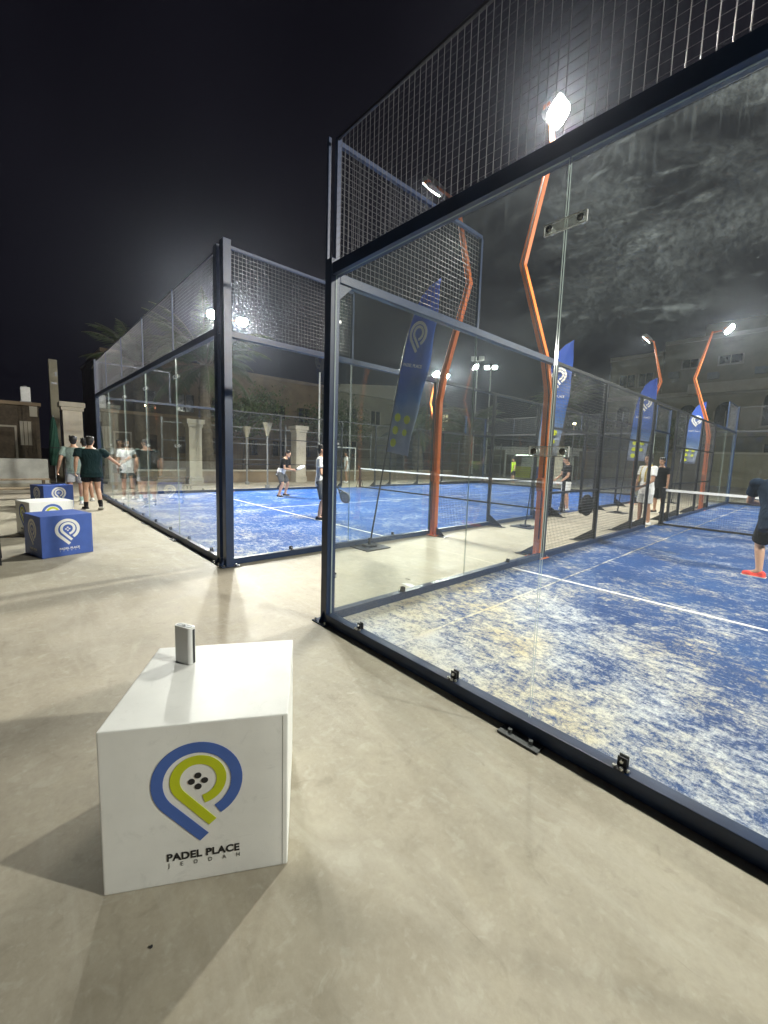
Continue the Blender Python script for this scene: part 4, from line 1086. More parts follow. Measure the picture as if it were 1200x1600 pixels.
person('person in white shirt with arms folded, seen through the far glass beside the gate pillar', (-13.6, 0.72), PI * 1.45,
       dict(elbR=(0.24, 0.12, 1.14), wriR=(-0.02, 0.28, 1.16), elbL=(-0.24, 0.12, 1.14), wriL=(0.04, 0.26, 1.10)), H=1.74, shirt='fab_white', shorts='fab_black', shoes='shoe_white', skin='skin_tan')
person('person in light grey shirt and long dark shorts, second head beside the far glass corner', (-14.3, 1.05), PI * 1.6,
       dict(elbL=(-0.30, 0.05, 1.15)), H=1.76, shirt='fab_lightgrey', shorts='fab_grey', shoes='shoe_black', skin='skin', shorts_len=0.95)
# players on the farther court
person('player in black and white shirt crouched with racket ready, on the farther court', (-9.96, 4.80), -0.95,
       dict(hip=(0, -0.06, 0.86), kneeR=(0.20, 0.12, 0.47), ankR=(0.24, -0.02, 0.085), kneeL=(-0.20, 0.12, 0.47), ankL=(-0.24, -0.02, 0.085),
            elbR=(0.24, 0.20, 1.02), wriR=(0.12, 0.42, 0.98), elbL=(-0.22, 0.18, 1.00), wriL=(-0.02, 0.42, 0.97)),
       H=1.68, shirt='fab_black', shorts='fab_grey', shoes='shoe_black', lean=0.38, shorts_len=0.8, head_tilt=0.2,
       extra=lambda b_, K, U, J: realise(MB().loft([(K(U(0, -0.01, -0.10)), U(1, 0, 0) * 0 + Vector((0.186, 0, 0)), Vector((0, 0.142, 0))), (K(U(0, -0.002, 0.17)), Vector((0.172, 0, 0)), Vector((0, 0.130, 0)))]), 'shirt_hem', MAT['fab_white'], b_, 0.012, 1))
racket('pale padel racket held forward by the player in black and white', (-9.60, 5.02, 0.94), (0.80, 0.5, 0.30), (0.2, -0.4, 0.9), 'print_white')
person('player in white shirt and dark shorts partly hidden behind the near corner post', (-5.06, 3.19), -0.75,
       dict(kneeR=(0.14, 0.08, 0.50), ankR=(0.16, -0.02, 0.085), kneeL=(-0.14, 0.08, 0.50), ankL=(-0.16, -0.02, 0.085), elbR=(0.30, 0.06, 1.10), wriR=(0.34, 0.28, 0.94)),
       H=1.70, shirt='fab_white', shorts='fab_grey', shoes='shoe_black', shorts_len=0.95)
racket('dark padel racket pointing down beside the near corner post', (-4.58, 3.30, 0.78), (0.55, 0.35, -0.75), (-0.3, 0.9, 0.2), 'print_grey', 'print_white')
person('player in black shirt and white shorts looking up beside the farther net', (-2.75, 10.75), 2.35,
       dict(elbR=(0.24, 0.10, 1.14), wriR=(0.16, 0.30, 0.98), elbL=(-0.24, 0.06, 1.12), wriL=(-0.18, 0.26, 0.92)),
       H=1.70, shirt='fab_black', shorts='fab_white', shoes='shoe_white', head_tilt=0.35, shorts_len=0.8)
person('person in bright yellow shirt standing in front of the white canopy far away', (-10.95, 21.2), 2.6,
       dict(elbL=(-0.38, 0.10, 1.20), wriL=(-0.55, 0.2, 1.02)), H=1.66, shirt='fab_yellow', shorts='fab_black', shoes='shoe_white')
person('distant person in white shirt standing inside the small goal frame', (-15.3, 11.4), 2.6, dict(elbR=(0.26, 0.16, 1.2), wriR=(0.14, 0.30, 1.32)),
       H=1.66, shirt='fab_white', shorts='fab_lightgrey', shoes='shoe_white', skin='skin_tan')
# at the nearer net
def scarf(b_, K, U, J):
    m = MB()
    for sx in (-1, 1):
        pts = [U(sx * 0.02, -0.08, 0.55), U(sx * 0.075, -0.02, 0.57), U(sx * 0.085, 0.09, 0.50), U(sx * 0.085, 0.135, 0.36), U(sx * 0.10, 0.142, 0.16)]
        for p, q in zip(pts, pts[1:]): m.cap(K(p), K(q), 0.022, 0.022, 8)
    realise(m, 'scarf', MAT['fab_scarf'], b_, 0.010, 1)
person('man in white shirt and grey shorts with a yellow scarf, by the near net post', (-0.22, 9.72), PI * 0.80,
       dict(kneeR=(0.12, 0.04, 0.50), ankR=(0.14, 0.02, 0.085), elbR=(0.24, 0.06, 1.12), wriR=(0.10, 0.24, 0.93), elbL=(-0.24, 0.05, 1.12), wriL=(-0.06, 0.25, 0.92)),
       H=1.76, skin='skin_tan', shirt='fab_white', shorts='fab_lightgrey', shoes='shoe_white', shorts_len=0.85, shirt_low=0.03, build=1.1, extra=scarf)
person('person in black standing in the shade behind the near net, left part of it', (-0.75, 13.0), PI * 0.9,
       None, H=1.74, shirt='fab_black', shorts='fab_black', shoes='shoe_black', skin='skin_tan', shorts_len=1.0)
person('player in navy shirt and coral red shoes at the right edge', (2.53, 5.55), 0.35,
       dict(hip=(0.0, -0.10, 0.84), kneeL=(-0.10, 0.12, 0.46), ankL=(-0.10, 0.0, 0.085), kneeR=(0.16, 0.12, 0.46), ankR=(0.22, -0.02, 0.085), footL=(-0.9, 0.45, 0), footR=(-0.5, 0.9, 0),
            elbL=(-0.22, 0.30, 1.02), wriL=(-0.04, 0.48, 0.98), elbR=(0.28, 0.22, 1.02), wriR=(0.14, 0.46, 1.0)),
       H=1.78, shirt='fab_navy', shorts='fab_black', shoes='shoe_red', lean=0.42, shorts_len=0.85, build=1.15, shirt_low=0.06)
# backpack hanging on an upright
bp = thing('backpack', 'black backpack hanging on the mesh between the courts', 'backpack', (-0.20, 6.05, 0.50), 0.2)
m = MB(); m.ell((0, 0, 0.20), (0.12, 0.16, 0.21), None, 14, 10); m.ell((-0.10, 0, 0.14), (0.05, 0.12, 0.12), None, 12, 8)
realise(m, 'body', MAT['fab_black'], bp, 0.012, 2)
m = MB()
for sy in (-0.06, 0.06): m.tube([(0.09, sy, 0.34), (0.15, sy * 0.6, 0.44), (0.175, 0, 0.50), (0.16, sy, 0.30), (0.10, sy * 1.6, 0.08)], 0.010, 6)
m.build('strap', MAT['rubber'], bp, smooth=True)

# ------------------------------------------------------------------ left side: gate, fence, benches
def pillar(label, x, y, w, h, group=None):
    t = thing('gate_pillar', label, 'pillar', (x, y, 0), 0, group)
    m = MB(); m.box(-w / 2, w / 2, -w / 2, w / 2, 0.0, h - 0.34); m.build('shaft', MAT['pillar'], t, bevel=0.01)
    m = MB(); m.box(-w / 2 - 0.05, w / 2 + 0.05, -w / 2 - 0.05, w / 2 + 0.05, h - 0.339, h - 0.20); m.box(-w / 2 - 0.10, w / 2 + 0.10, -w / 2 - 0.10, w / 2 + 0.10, h - 0.199, h); m.build('cap', MAT['cream_trim'], t, bevel=0.015)
    m = MB(); m.box(-w / 2 - 0.04, w / 2 + 0.04, -w / 2 - 0.04, w / 2 + 0.04, 0.0, 0.30); m.build('plinth', MAT['cream_trim'], t, bevel=0.01)
    return t
PG = 'pale rendered pillars along the edge of the yard'
pillar('pale rendered gate pillar with a flat cap, left of the far blue corner post', -18.85, 0.0, 0.64, 3.25, PG)
pillar('pale gate pillar seen through the glass just right of the far corner post', -18.85, 1.27, 0.56, 3.30, PG)
pillar('lone pale square pillar standing behind the glass left of the double posts', -16.3, 3.92, 0.52, 2.80, PG)
pillar('dim pale pillar behind the player in black and white', -16.3, 9.05, 0.56, 2.90, PG)
t = thing('concrete_column', 'tall plain concrete column rising behind the gate pillar', 'column', (-22, -0.31, 0))
m = MB(); m.box(-0.2, 0.2, -0.15, 0.15, 0, 5.35); m.build('shaft', MAT['cream'], t, bevel=0.012)
m = MB(); m.box(0.2005, 0.23, -0.10, 0.12, 4.25, 4.33); m.box(0.2005, 0.23, 0.05, 0.13, 4.62, 4.8); build_each(m, 'bracket', MAT['grey_metal'], t)
t = thing('concrete_barrier', 'low white concrete wall block at the left edge behind the cube seats', 'low wall', (-17.0, -4.0, 0))
m = MB(); m.box(-0.16, 0.16, -4.2, 3.05, 0.10, 0.98); m.build('wall', MAT['grey_block'], t, bevel=0.015)
m = MB(); m.box(-0.20, 0.20, -4.25, 3.10, 0.0, 0.0995); m.build('footing', MAT['cream_trim'], t)
# slatted shed behind with a water tank
t = thing('shed', 'dark slatted shed with a pale shuttered opening at the left edge', 'shed', (-21.6, -5.3, 0))
m = MB(); m.box(-1.0, 1.0, -4.0, 4.35, 0, 3.1); m.build('wall', MAT['dark_wood'], t)
m = MB(); m.box(-1.15, 1.20, -4.2, 4.42, 3.10, 3.24); m.build('roof', MAT['brown_wall'], t)
m = MB()
for k in range(64): m.box(1.0005, 1.03, -3.98 + k * 0.13, -3.98 + k * 0.13 + 0.085, 0.05, 3.09)
m.build('slat_cladding', MAT['dark_wood'], t)
w = MB(); w.box(1.0305, 1.07, 3.70, 4.10, 1.45, 2.45); sh = w.build('shutter', MAT['cream_trim'], t)
w = MB()
for k in range(4): w.box(1.0705, 1.085, 3.705 + k * 0.125, 3.722 + k * 0.125, 1.46, 2.44)
w.build('shutter_bar', MAT['dark_wood'], sh)
w = MB(); w.box(1.0305, 1.09, 4.05, 4.30, 2.66, 3.09); w.build('wall_box', MAT['cream_trim'], t)
w = MB(); w.box(1.0305, 1.08, 2.9, 3.6, 0.9, 2.2); dr = w.build('door', MAT['dark_wood'], t)
w = MB(); w.box(1.0805, 1.10, 2.88, 2.95, 0.9, 2.25); w.box(1.0805, 1.10, 3.55, 3.62, 0.9, 2.25); w.box(1.0805, 1.10, 2.951, 3.549, 2.18, 2.25); w.build('frame', MAT['cream_trim'], dr)
t = thing('water_tank', 'small pale cube water tank on the roof of the dark shed', 'water tank', (-21.0, -1.33, 3.24))
m = MB(); m.box(-0.2, 0.2, -0.16, 0.16, 0.06, 0.66); m.build('tank', MAT['white_metal'], t, bevel=0.03)
m = MB(); m.box(-0.22, 0.22, -0.18, 0.18, 0.0, 0.059); m.build('stand', MAT['grey_metal'], t)
m = MB(); m.tube([(0, 0, 0.661), (0, 0, 0.71)], 0.07, 12); m.build('lid', MAT['grey_metal'], t)
# scraps on the paving
def scrap(name, label, cat, x, y, pts, mat, t=0.002):
    m = MB(); m.prism(pts, ((0, 0, 0.0015), (1, 0, 0), (0, 1, 0), (0, 0, 1)), t); o = m.build(name, mat, None); o.location = (x, y, 0); return tag(o, label, cat)
scrap('paper_scrap', 'small white paper scrap on the paving between the courts, by the base rail', 'litter', -0.30, 1.34, [(-0.09, -0.03), (0.07, -0.045), (0.10, 0.02), (0.0, 0.05), (-0.07, 0.03)], MAT['fab_white'])
scrap('bottle_cap', 'tiny dark bottle cap on the bare paving in front of the white cube', 'litter', 1.75, -1.80, [(0.0045 * math.cos(k * PI / 8), 0.0045 * math.sin(k * PI / 8)) for k in range(16)], MAT['plastic_dark'], 0.003)
scrap('dry_leaf', 'dry brown leaf on the paving between the courts, beside the paper scrap', 'litter', -0.48, 1.50, [(-0.04, 0), (-0.01, -0.014), (0.035, -0.004), (0.045, 0.004), (0.0, 0.016)], MAT['dark_wood'])
# folded parasol
t = thing('folded_parasol', 'folded dark green parasol standing between the shed and the gate pillar', 'parasol', (-17.5, -0.70, 0))
m = MB(); m.tube([(0, 0, 0.08), (0, 0, 2.62)], 0.022, 8); m.build('pole', MAT['grey_metal'], t)
m = MB(); m.box(-0.25, 0.25, -0.25, 0.25, 0.0, 0.07); m.build('base', MAT['rubber'], t, bevel=0.01)
m = MB(); rg = []
for z, r in ((0.72, 0.13), (0.95, 0.16), (1.3, 0.145), (1.7, 0.12), (2.1, 0.10), (2.4, 0.065), (2.55, 0.03)):
    rg.append((z, r))
ids = []
for z, r in rg:
    ids.append(len(m.v))
    for a in range(24):
        tt = 2 * PI * a / 24; q = r * (1 + (0.22 if a % 3 == 0 else -0.12)); m.v.append((q * math.cos(tt + z), q * math.sin(tt + z), z))
for a, b_ in zip(ids, ids[1:]):
    for k in range(24): m.f.append((a + k, a + (k + 1) % 24, b_ + (k + 1) % 24, b_ + k)); m.mi.append(0)
m.f.append(tuple(ids[0] + k for k in reversed(range(24)))); m.mi.append(0); m.f.append(tuple(ids[-1] + k for k in range(24))); m.mi.append(0)
m.build('canopy', MAT['green_cloth'], t, smooth=True)
m = MB(); m.tube([(0, 0, 1.38), (0, 0, 1.42)], 0.165, 14); m.build('tie', MAT['rubber'], t)
# slatted wooden benches
def bench(label, loc, rz, L=1.9, group=None):
    t = thing('bench', label, 'bench', loc, rz, group)
    for k in range(5):
        m = MB(); m.box(-L / 2, L / 2, -0.24 + k * 0.10, -0.24 + k * 0.10 + 0.075, 0.42, 0.45); m.build('slat', MAT['wood'], t)
    for sx in (-1, 1):
        x0 = sx * (L / 2 - 0.15)
        m = MB(); m.box(x0 - 0.03, x0 + 0.03, -0.23, -0.17, 0, 0.3745); m.box(x0 - 0.03, x0 + 0.03, 0.17, 0.23, 0, 0.3745); m.box(x0 - 0.031, x0 + 0.031, -0.235, 0.235, 0.375, 0.4195); m.build('leg', MAT['dark_wood'], t)
    return t
BG = 'low slatted benches at the left edge'
bench('low backless slatted bench behind the white cube seat at the left', (-10.4, -2.15, 0), -PI / 2, 1.6, BG)
bench('low backless slatted bench in front of the low white wall', (-13.8, -2.10, 0), -PI / 2, 2.0, BG)
def metal_chair(label, loc, rz):
    t = thing('chair', label, 'chair', loc, rz)
    m = MB(); m.box(-0.22, 0.22, -0.22, 0.22, 0.44, 0.46); m.build('seat', MAT['black_steel'], t, bevel=0.004)
    m = MB(); m.box(-0.22, 0.22, 0.20, 0.215, 0.62, 0.86); m.build('backrest', MAT['black_steel'], t, bevel=0.004)
    for sx in (-1, 1):
        for sy in (-1, 1):
            m = MB(); m.bar((sx * 0.225, sy * 0.235, 0.0), (sx * 0.205, sy * 0.20, 0.4395 if sy < 0 else 0.86), 0.022); m.build('leg', MAT['black_steel'], t)
    return t
metal_chair('black metal chair cut off by the left edge', (-4.17, -2.40, 0), 0.0)

# low kerb wall behind the farther court
t = thing('low_wall', 'long low grey wall behind the farther court', 'low wall', (-16.7, 8, 0))
m = MB(); m.box(-0.15, 0.15, -6.2, 14, 0, 0.55); m.build('wall', MAT['brown_wall'], t, bevel=0.01)
m = MB(); m.box(-0.2, 0.2, -6.25, 14.05, 0.551, 0.62); m.build('coping', MAT['cream_trim'], t)
# perimeter rail fence above it
t = thing('rail_fence', 'dark post and rail fence beyond the low grey wall', 'fence', (-17.6, 8, 0))
m = MB()
for z in (1.1, 1.9, 2.7): m.box(-0.02, 0.02, -5, 22, z - 0.02, z + 0.02)
m.build('rail', MAT['grey_metal'], t)
for k in range(10):
    m = MB(); m.box(-0.035, 0.035, -5 + k * 3 - 0.035, -5 + k * 3 + 0.035, 0, 2.9); m.build('post', MAT['grey_metal'], t)
wire_panel(-5, 22, 0.05, 2.68, step=0.16, r=0.003)
m = MB()
for k in range(168): m.bar((0.024, -5 + k * 0.16, 0.05), (0.024, -5 + k * 0.16, 2.68), 0.006)
for k in range(16): m.bar((0.032, -5, 0.1 + k * 0.16), (0.032, 22, 0.1 + k * 0.16), 0.006)
m.build('mesh_panel', MAT['wire'], t, fixn=False)

# funnel shades on poles
def shade_lamp(label, x, y, h, r):
    t = thing('lamp_post', label, 'lamp post', (x, y, 0), 0, 'unlit funnel lamp posts behind the farther court')
    m = MB(); m.tube([(0, 0, 0), (0, 0, h - 0.5)], 0.035, 10); m.build('pole', MAT['grey_metal'], t)
    m = MB(); m.tube([(0, 0, h - 0.55), (0, 0, h - 0.42), (0, 0, h - 0.2), (0, 0, h)], [0.06, 0.08, r * 0.7, r], 16); m.build('lamp_shade', MAT['cream'], t, smooth=False)
    m = MB(); m.tube([(0, 0, 0), (0, 0, 0.12)], 0.10, 12); m.build('base', MAT['grey_metal'], t)
    return t
shade_lamp('beige funnel lamp post left of the player in black and white', -13.45, 5.95, 2.72, 0.20)
shade_lamp('paler funnel lamp post farther back, just right of the double posts', -15.5, 5.95, 2.62, 0.19)

# tall masts
def mast(label, x, y, h, rz, lit, heads=2, r=0.05, group=None):
    t = thing('light_mast', label, 'light mast', (x, y, 0), rz, group)
    m = MB(); m.tube([(0, 0, 0), (0, 0, h)], [r * 1.5, r], 10); m.build('pole', MAT['white_metal'], t)
    m = MB(); m.tube([(0, 0, 0), (0, 0, 0.25)], r * 3, 12); m.build('base', MAT['grey_metal'], t)
    if heads:
        m = MB(); m.box(-0.45, 0.45, -0.03, 0.03, h, h + 0.06); m.build('crossbar', MAT['white_metal'], t)
        for k in range(heads):
            u = -0.32 + 0.64 * k
            m = MB(); m.box(u - 0.22, u + 0.22, -0.16, 0.10, h + 0.061, h + 0.36); hd = m.build('lamp_head', MAT['white_metal'], t, bevel=0.02)
            m = MB(); m.poly([(u - 0.18, -0.161, h + 0.08), (u + 0.18, -0.161, h + 0.08), (u + 0.18, -0.161, h + 0.33), (u - 0.18, -0.161, h + 0.33)]); m.build('lamp_glass', MAT['mast_lit'] if lit else MAT['white_metal'], hd, fixn=False)
    return t
mast('tall slim mast with two bright floodlights right of the palms', -18.05, 28.4, 9.1, 0.55, True)
mast('tall slim mast with two unlit floodlights behind the palms', -18.3, 26.8, 9.6, 0.55, False)
mast('tall bare white pole behind the glass right of the near corner post', -20.0, 15.1, 8.0, 0.4, False, 0)
mast('slim white pole standing left of the near corner post', -19.0, 12.0, 6.4, 0.4, False, 0)
mast('slim white pole seen through the mesh beyond the farther court', -4.2, 24.5, 4.6, 0.0, False, 0)
t = thing('street_lamp', 'warm glowing street lamp beyond the gate, seen through the far glass', 'street lamp', (-26, 4.35, 0))
m = MB(); m.tube([(0, 0, 0), (0, 0, 3.9), (0.1, -0.2, 4.15)], 0.05, 8); m.build('pole', MAT['grey_metal'], t)
m = MB(); m.ell((0.12, -0.25, 4.12), (0.12, 0.16, 0.07)); m.build('lamp_shade', MAT['grey_metal'], t, smooth=True)
m = MB(); m.ell((0.14, -0.25, 4.05), (0.09, 0.11, 0.06)); m.build('lamp_glass', MAT['street_lit'], t, smooth=True)
for lb, x_, y_, h_ in (('distant warm street lamp low beyond the mesh of the farther court', -11.2, 30, 4.3), ('distant warm street lamp left of the near corner post', -34, 18.5, 3.0), ('distant warm street lamp above the pale pillar', -36, 12.2, 4.4)):
    t = thing('street_lamp', lb, 'street lamp', (x_, y_, 0))
    m = MB(); m.tube([(0, 0, 0), (0, 0, h_), (0.1, -0.2, h_ + 0.2)], 0.05, 8); m.build('pole', MAT['grey_metal'], t)
    m = MB(); m.ell((0.12, -0.25, h_ + 0.17), (0.10, 0.12, 0.07)); m.build('lamp_glass', MAT['street_lit'], t, smooth=True)

# small goal frame
t = thing('goal_frame', 'small white goal frame beyond the farther court', 'goal', (-15.6, 11.5, 0), 0)
A, B = Vector((-0.05, -0.60, 0)), Vector((0.15, 0.62, 0))
for q in (A, B):
    m = MB(); m.tube([q, q + Vector((0, 0, 1.9))], 0.03, 8); m.build('post', MAT['white_metal'], t)
m = MB(); m.tube([A + Vector((0, 0, 1.9)), B + Vector((0, 0, 1.9))], 0.03, 8); m.build('crossbar', MAT['white_metal'], t)

# kiosk with white canopy
t = thing('canopy_kiosk', 'white roofed canopy kiosk with a lit underside, far behind the net', 'kiosk', (-16.6, 32, 0), 0)
m = MB(); m.box(-2.3, 4.5, -1.2, 2.0, 2.50, 2.72); m.build('roof', MAT['white_metal'], t)
m = MB(); m.box(-1.2, 4.3, -1.0, 1.9, 2.05, 2.499); m.build('fascia', MAT['white_board'], t)
for sx in (-1.1, 1.6, 4.1):
    m = MB(); m.box(sx - 0.06, sx + 0.06, -1.1, -1.001, 0, 2.499); m.build('post', MAT['white_metal'], t)
m = MB(); m.box(-1.0, 4.0, 1.6, 1.7, 0, 2.049); m.build('back_wall', MAT['grey_block'], t)
m = MB(); m.box(-0.2, 1.2, -0.7, -0.1, 0, 1.0); m.build('counter', MAT['logo_lime'], t, bevel=0.02)
m = MB(); m.box(1.6, 3.6, -0.7, -0.1, 0, 1.05); m.build('counter', MAT['blue_board'], t, bevel=0.02)
m = MB(); m.box(-0.8, 3.8, 0.2, 0.3, 1.98, 2.04); m.build('tube_light', MAT['tube_lit'], t)
# pale slab panel beyond the gateway
t = thing('wall_panel', 'pale upright wall panel beyond the gateway of the farther court', 'panel', (-9.6, 24.5, 0), 0.3)
m = MB(); m.box(-0.26, 0.26, -0.08, 0.08, 0, 2.4); m.build('slab', MAT['cream_trim'], t, bevel=0.01)
m = MB(); m.box(-0.34, 0.34, -0.14, 0.14, 0, 0.18); m.build('footing', MAT['grey_block'], t)

# ------------------------------------------------------------------ palms
def palm(label, x, y, h, nf, L, rt, seed, group, up=0.5):
    rnd = random.Random(seed)
    t = thing('palm_tree', label, 'palm tree', (x, y, 0), 0, group)
    m = MB(); pts = []; rad = []; n = 26
    for k in range(n + 1):
        z = h * k / n; pts.append((0.05 * math.sin(z * 0.7 + seed), 0.05 * math.cos(z * 0.9), z)); rad.append(rt * (1.15 - 0.25 * k / n) * (1.10 if k % 2 else 0.93))
    m.tube(pts, rad, 12); m.build('trunk', MAT['trunk'], t)
    m = MB()
    for i in range(nf):
        az = 2 * PI * (i * 0.381966 * 1.0) + rnd.uniform(-0.2, 0.2); el = rnd.uniform(-0.25, 1.35) if i > nf * 0.4 else rnd.uniform(0.5, 1.4)
        ln = L * rnd.uniform(0.75, 1.08); droop = rnd.uniform(0.75, 1.35)
        d = Vector((math.cos(az), math.sin(az), 0)); sd = Vector((-d.y, d.x, 0)); p = Vector((0, 0, h)) + d * rt * 0.4; ns = 18; a = el; prev = p
        rp = [p.copy()]
        for k in range(ns):
            a -= droop * (0.35 + k / ns) * 0.085
            p = p + (d * math.cos(a) + Vector((0, 0, math.sin(a)))) * ln / ns; rp.append(p.copy())
        m.m = 1
        m.tube(rp, [0.03 * (1 - 0.85 * k / ns) + 0.004 for k in range(ns + 1)], 5)
        m.m = 0
        for k in range(2, ns):
            for f in (0.0, 0.33, 0.66):
                q = rp[k].lerp(rp[k + 1], f); ax_ = (rp[k + 1] - rp[k]).normalized(); upv = sd.cross(ax_).normalized()
                fr = (k + f) / ns; ll = L * 0.20 * math.sin(PI * min(1, 0.18 + fr * 0.85)) * rnd.uniform(0.8, 1.15) + 0.05
                for s_ in (-1, 1):
                    v = (sd * s_ * 0.80 + ax_ * 0.65 - Vector((0, 0, rnd.uniform(0.05, 0.45))) + upv * 0.25).normalized()
                    w = ax_ * 0.020; e = q + v * ll; mdl = q + v * ll * 0.5 + Vector((0, 0, 0.02))
                    m.poly([q - w, q + w, mdl + w * 0.9, mdl - w * 0.9]); m.poly([mdl - w * 0.9, mdl + w * 0.9, e])
    o = m.build('crown', [MAT['frond'], MAT['trunk']], t, fixn=False)
    return t
PLG = 'date palms around the yard'
palm('squat palm with upright fronds just left of the middle orange pole', -17.15, 18.9, 3.3, 34, 3.2, 0.36, 3, PLG)
palm('fuller palm right of the middle orange pole', -18.4, 26.0, 3.6, 38, 3.9, 0.38, 5, PLG)
palm('tall palm behind the glass left of the double posts', -17.6, 4.9, 5.4, 40, 3.6, 0.26, 8, PLG)
palm('tall palm whose fronds fan out behind the far end of the back wall', -21.5, 3.0, 5.6, 34, 2.9, 0.24, 11, PLG)
palm('dim palm deep in the dark between the mast lights and the orange pole', -13.5, 33.0, 6.2, 34, 3.6, 0.28, 14, PLG)

# leafy trees in the dark behind
def tree(label, x, y, h, r, seed, group):
    rnd = random.Random(seed)
    t = thing('tree', label, 'tree', (x, y, 0), 0, group)
    m = MB(); m.tube([(0, 0, 0), (0.1, 0.05, h * 0.3), (0.0, 0.1, h * 0.55)], [0.22, 0.17, 0.12], 10)
    cl = []
    for k in range(9):
        a = 2 * PI * k / 9 + rnd.uniform(-0.3, 0.3); e = Vector((math.cos(a) * r * rnd.uniform(0.3, 0.75), math.sin(a) * r * rnd.uniform(0.3, 0.75), h * rnd.uniform(0.6, 0.92)))
        m.tube([(0.05, 0.05, h * 0.42), e * 0.5 + Vector((0, 0, h * 0.28)), e], [0.09, 0.05, 0.02], 6); cl.append(e)
    m.build('trunk', MAT['trunk'], t)
    m = MB()
    for k in range(3600):
        c = rnd.choice(cl); v = Vector((rnd.gauss(0, 1), rnd.gauss(0, 1), rnd.gauss(0, 0.75))) * r * 0.26; p = c + v
        a = Vector((rnd.uniform(-1, 1), rnd.uniform(-1, 1), rnd.uniform(-1, 1))).normalized(); b_ = a.cross(Vector((rnd.uniform(-1, 1), 0.3, 1))).normalized(); s_ = rnd.uniform(0.07, 0.13)
        m.poly([p - a * s_, p + b_ * s_ * 0.5, p + a * s_, p - b_ * s_ * 0.5])
    m.build('crown', MAT['frond'], t, fixn=False)
    return t
TG = 'leafy trees in the dark beyond the courts'
tree('dark leafy tree behind the funnel lamp posts', -21.0, 8.2, 5.2, 2.2, 1, TG)
tree('dark leafy tree left of the pale building', -22.5, 15.5, 5.4, 2.4, 2, TG)
tree('dark leafy tree between the two squat palms', -20.0, 27.5, 4.6, 2.2, 3, TG)
tree('dark leafy tree beside the white canopy kiosk', -12.8, 35.0, 5.6, 2.6, 4, TG)
tree('dark leafy tree at the foot of the dim building', -6.5, 36.0, 5.2, 2.4, 5, TG)

# ------------------------------------------------------------------ buildings beyond
def windowed(t, fx, y, wins, wallm):
    """window boxes set proud of a facade facing -y (fx False) or +x (fx True)"""
    for (a0, a1, z0, z1, arch) in wins:
        f = MB()
        if fx: T = lambda a, z, d: (y + d, a, z)
        else: T = lambda a, z, d: (a, y - d, z)
        pts = [(a0, z0), (a1, z0), (a1, z1)]
        if arch:
            c = (a0 + a1) / 2; r = (a1 - a0) / 2
            pts += [(c + r * math.cos(PI * k / 10), z1 + r * math.sin(PI * k / 10)) for k in range(1, 10)]
        pts += [(a0, z1)]
        o = T(0, 0, 0.004); ex = (0, 1, 0) if fx else (1, 0, 0); nn = (1, 0, 0) if fx else (0, -1, 0)
        f.prism(pts, (o, ex, (0, 0, 1), nn), 0.012)
        w = f.build('window', MAT['dark_window'], t)
        s = MB()
        for (p0, p1, q0, q1) in ((a0 - 0.14, a1 + 0.14, z0 - 0.16, z0 - 0.02), (a0 - 0.12, a0 - 0.005, z0, z1), (a1 + 0.005, a1 + 0.12, z0, z1), ((a0 + a1) / 2 - 0.03, (a0 + a1) / 2 + 0.03, z0, z1)):
            s.prism([(p0, q0), (p1, q0), (p1, q1), (p0, q1)], (o, ex, (0, 0, 1), nn), 0.10)
        s.build('frame', wallm, w)
t = thing('villa', 'dim cream flat-roofed villa with arched windows behind the far orange pole', 'building', (0, 0, 0))
t.location = (-4, 45, 0)
m = MB(); m.box(-10.4, -5.6, 0, 12, 0, 12.2); m.box(-5.599, 12, 0.3, 12, 0, 13.1); m.build('wall', MAT['cream'], t)
m = MB(); m.box(-10.5, -5.65, -0.12, 12.1, 12.201, 12.55); m.box(-5.6, 12.1, 0.18, 12.1, 13.101, 13.45)
m.box(-10.5, 12.1, -0.35, -0.001, 8.05, 8.45); m.box(-10.5, 12.1, -0.25, -0.001, 4.3, 4.6); m.build('cornice', MAT['cream_trim'], t)
m = MB(); m.box(-3.0, 1.5, 3, 7, 13.1005, 15.2); m.build('roof_room', MAT['cream'], t)
m = MB(); m.box(-3.1, 3.4, -1.2, -0.351, 8.1, 8.3); m.box(-3.1, 3.4, -1.2, -1.12, 8.3005, 9.0); m.build('balcony', MAT['cream_trim'], t)
for q in (-8.4, -4.2, -0.2, 3.9, 7.6): pass
windowed(t, False, -0.0, [(-9.4, -8.0, 9.4, 10.6, False), (-7.6, -6.4, 9.4, 10.6, False), (-9.4, -8.2, 5.4, 6.9, True), (-7.3, -6.1, 5.4, 6.9, True)], MAT['cream_trim'])
windowed(t, False, 0.296, [(-3.9, -2.5, 5.2, 6.6, True), (-1.1, 0.5, 5.2, 6.6, True), (2.4, 4.4, 9.0, 10.6, True), (2.2, 4.6, 5.2, 7.2, True), (6.4, 8.4, 9.0, 10.6, True), (-4.0, -2.8, 10.8, 11.5, False), (-1.2, 0.4, 10.8, 11.5, False), (2.6, 5.0, 1.0, 3.6, False), (-3.2, -1.0, 1.0, 3.6, False), (-8.6, -6.6, 0.0, 3.2, False)], MAT['cream_trim'])
m = MB()
for (a, z) in ((-5.0, 9.9), (1.4, 9.6), (5.4, 8.7), (-1.9, 9.5)): m.box(a, a + 0.8, -0.25 if a > -5.5 else -0.4, 0.299, z, z + 0.55)
build_each(m, 'air_conditioner', MAT['grey_metal'], t)
t = thing('perimeter_wall', 'long dim boundary wall in front of the villa', 'wall', (-4, 40, 0))
m = MB(); m.box(-22, 30, -0.12, 0.12, 0, 2.6); m.build('wall', MAT['cream'], t)
m = MB(); m.box(-22.05, 30.05, -0.2, 0.2, 2.601, 2.75); m.build('coping', MAT['cream_trim'], t)
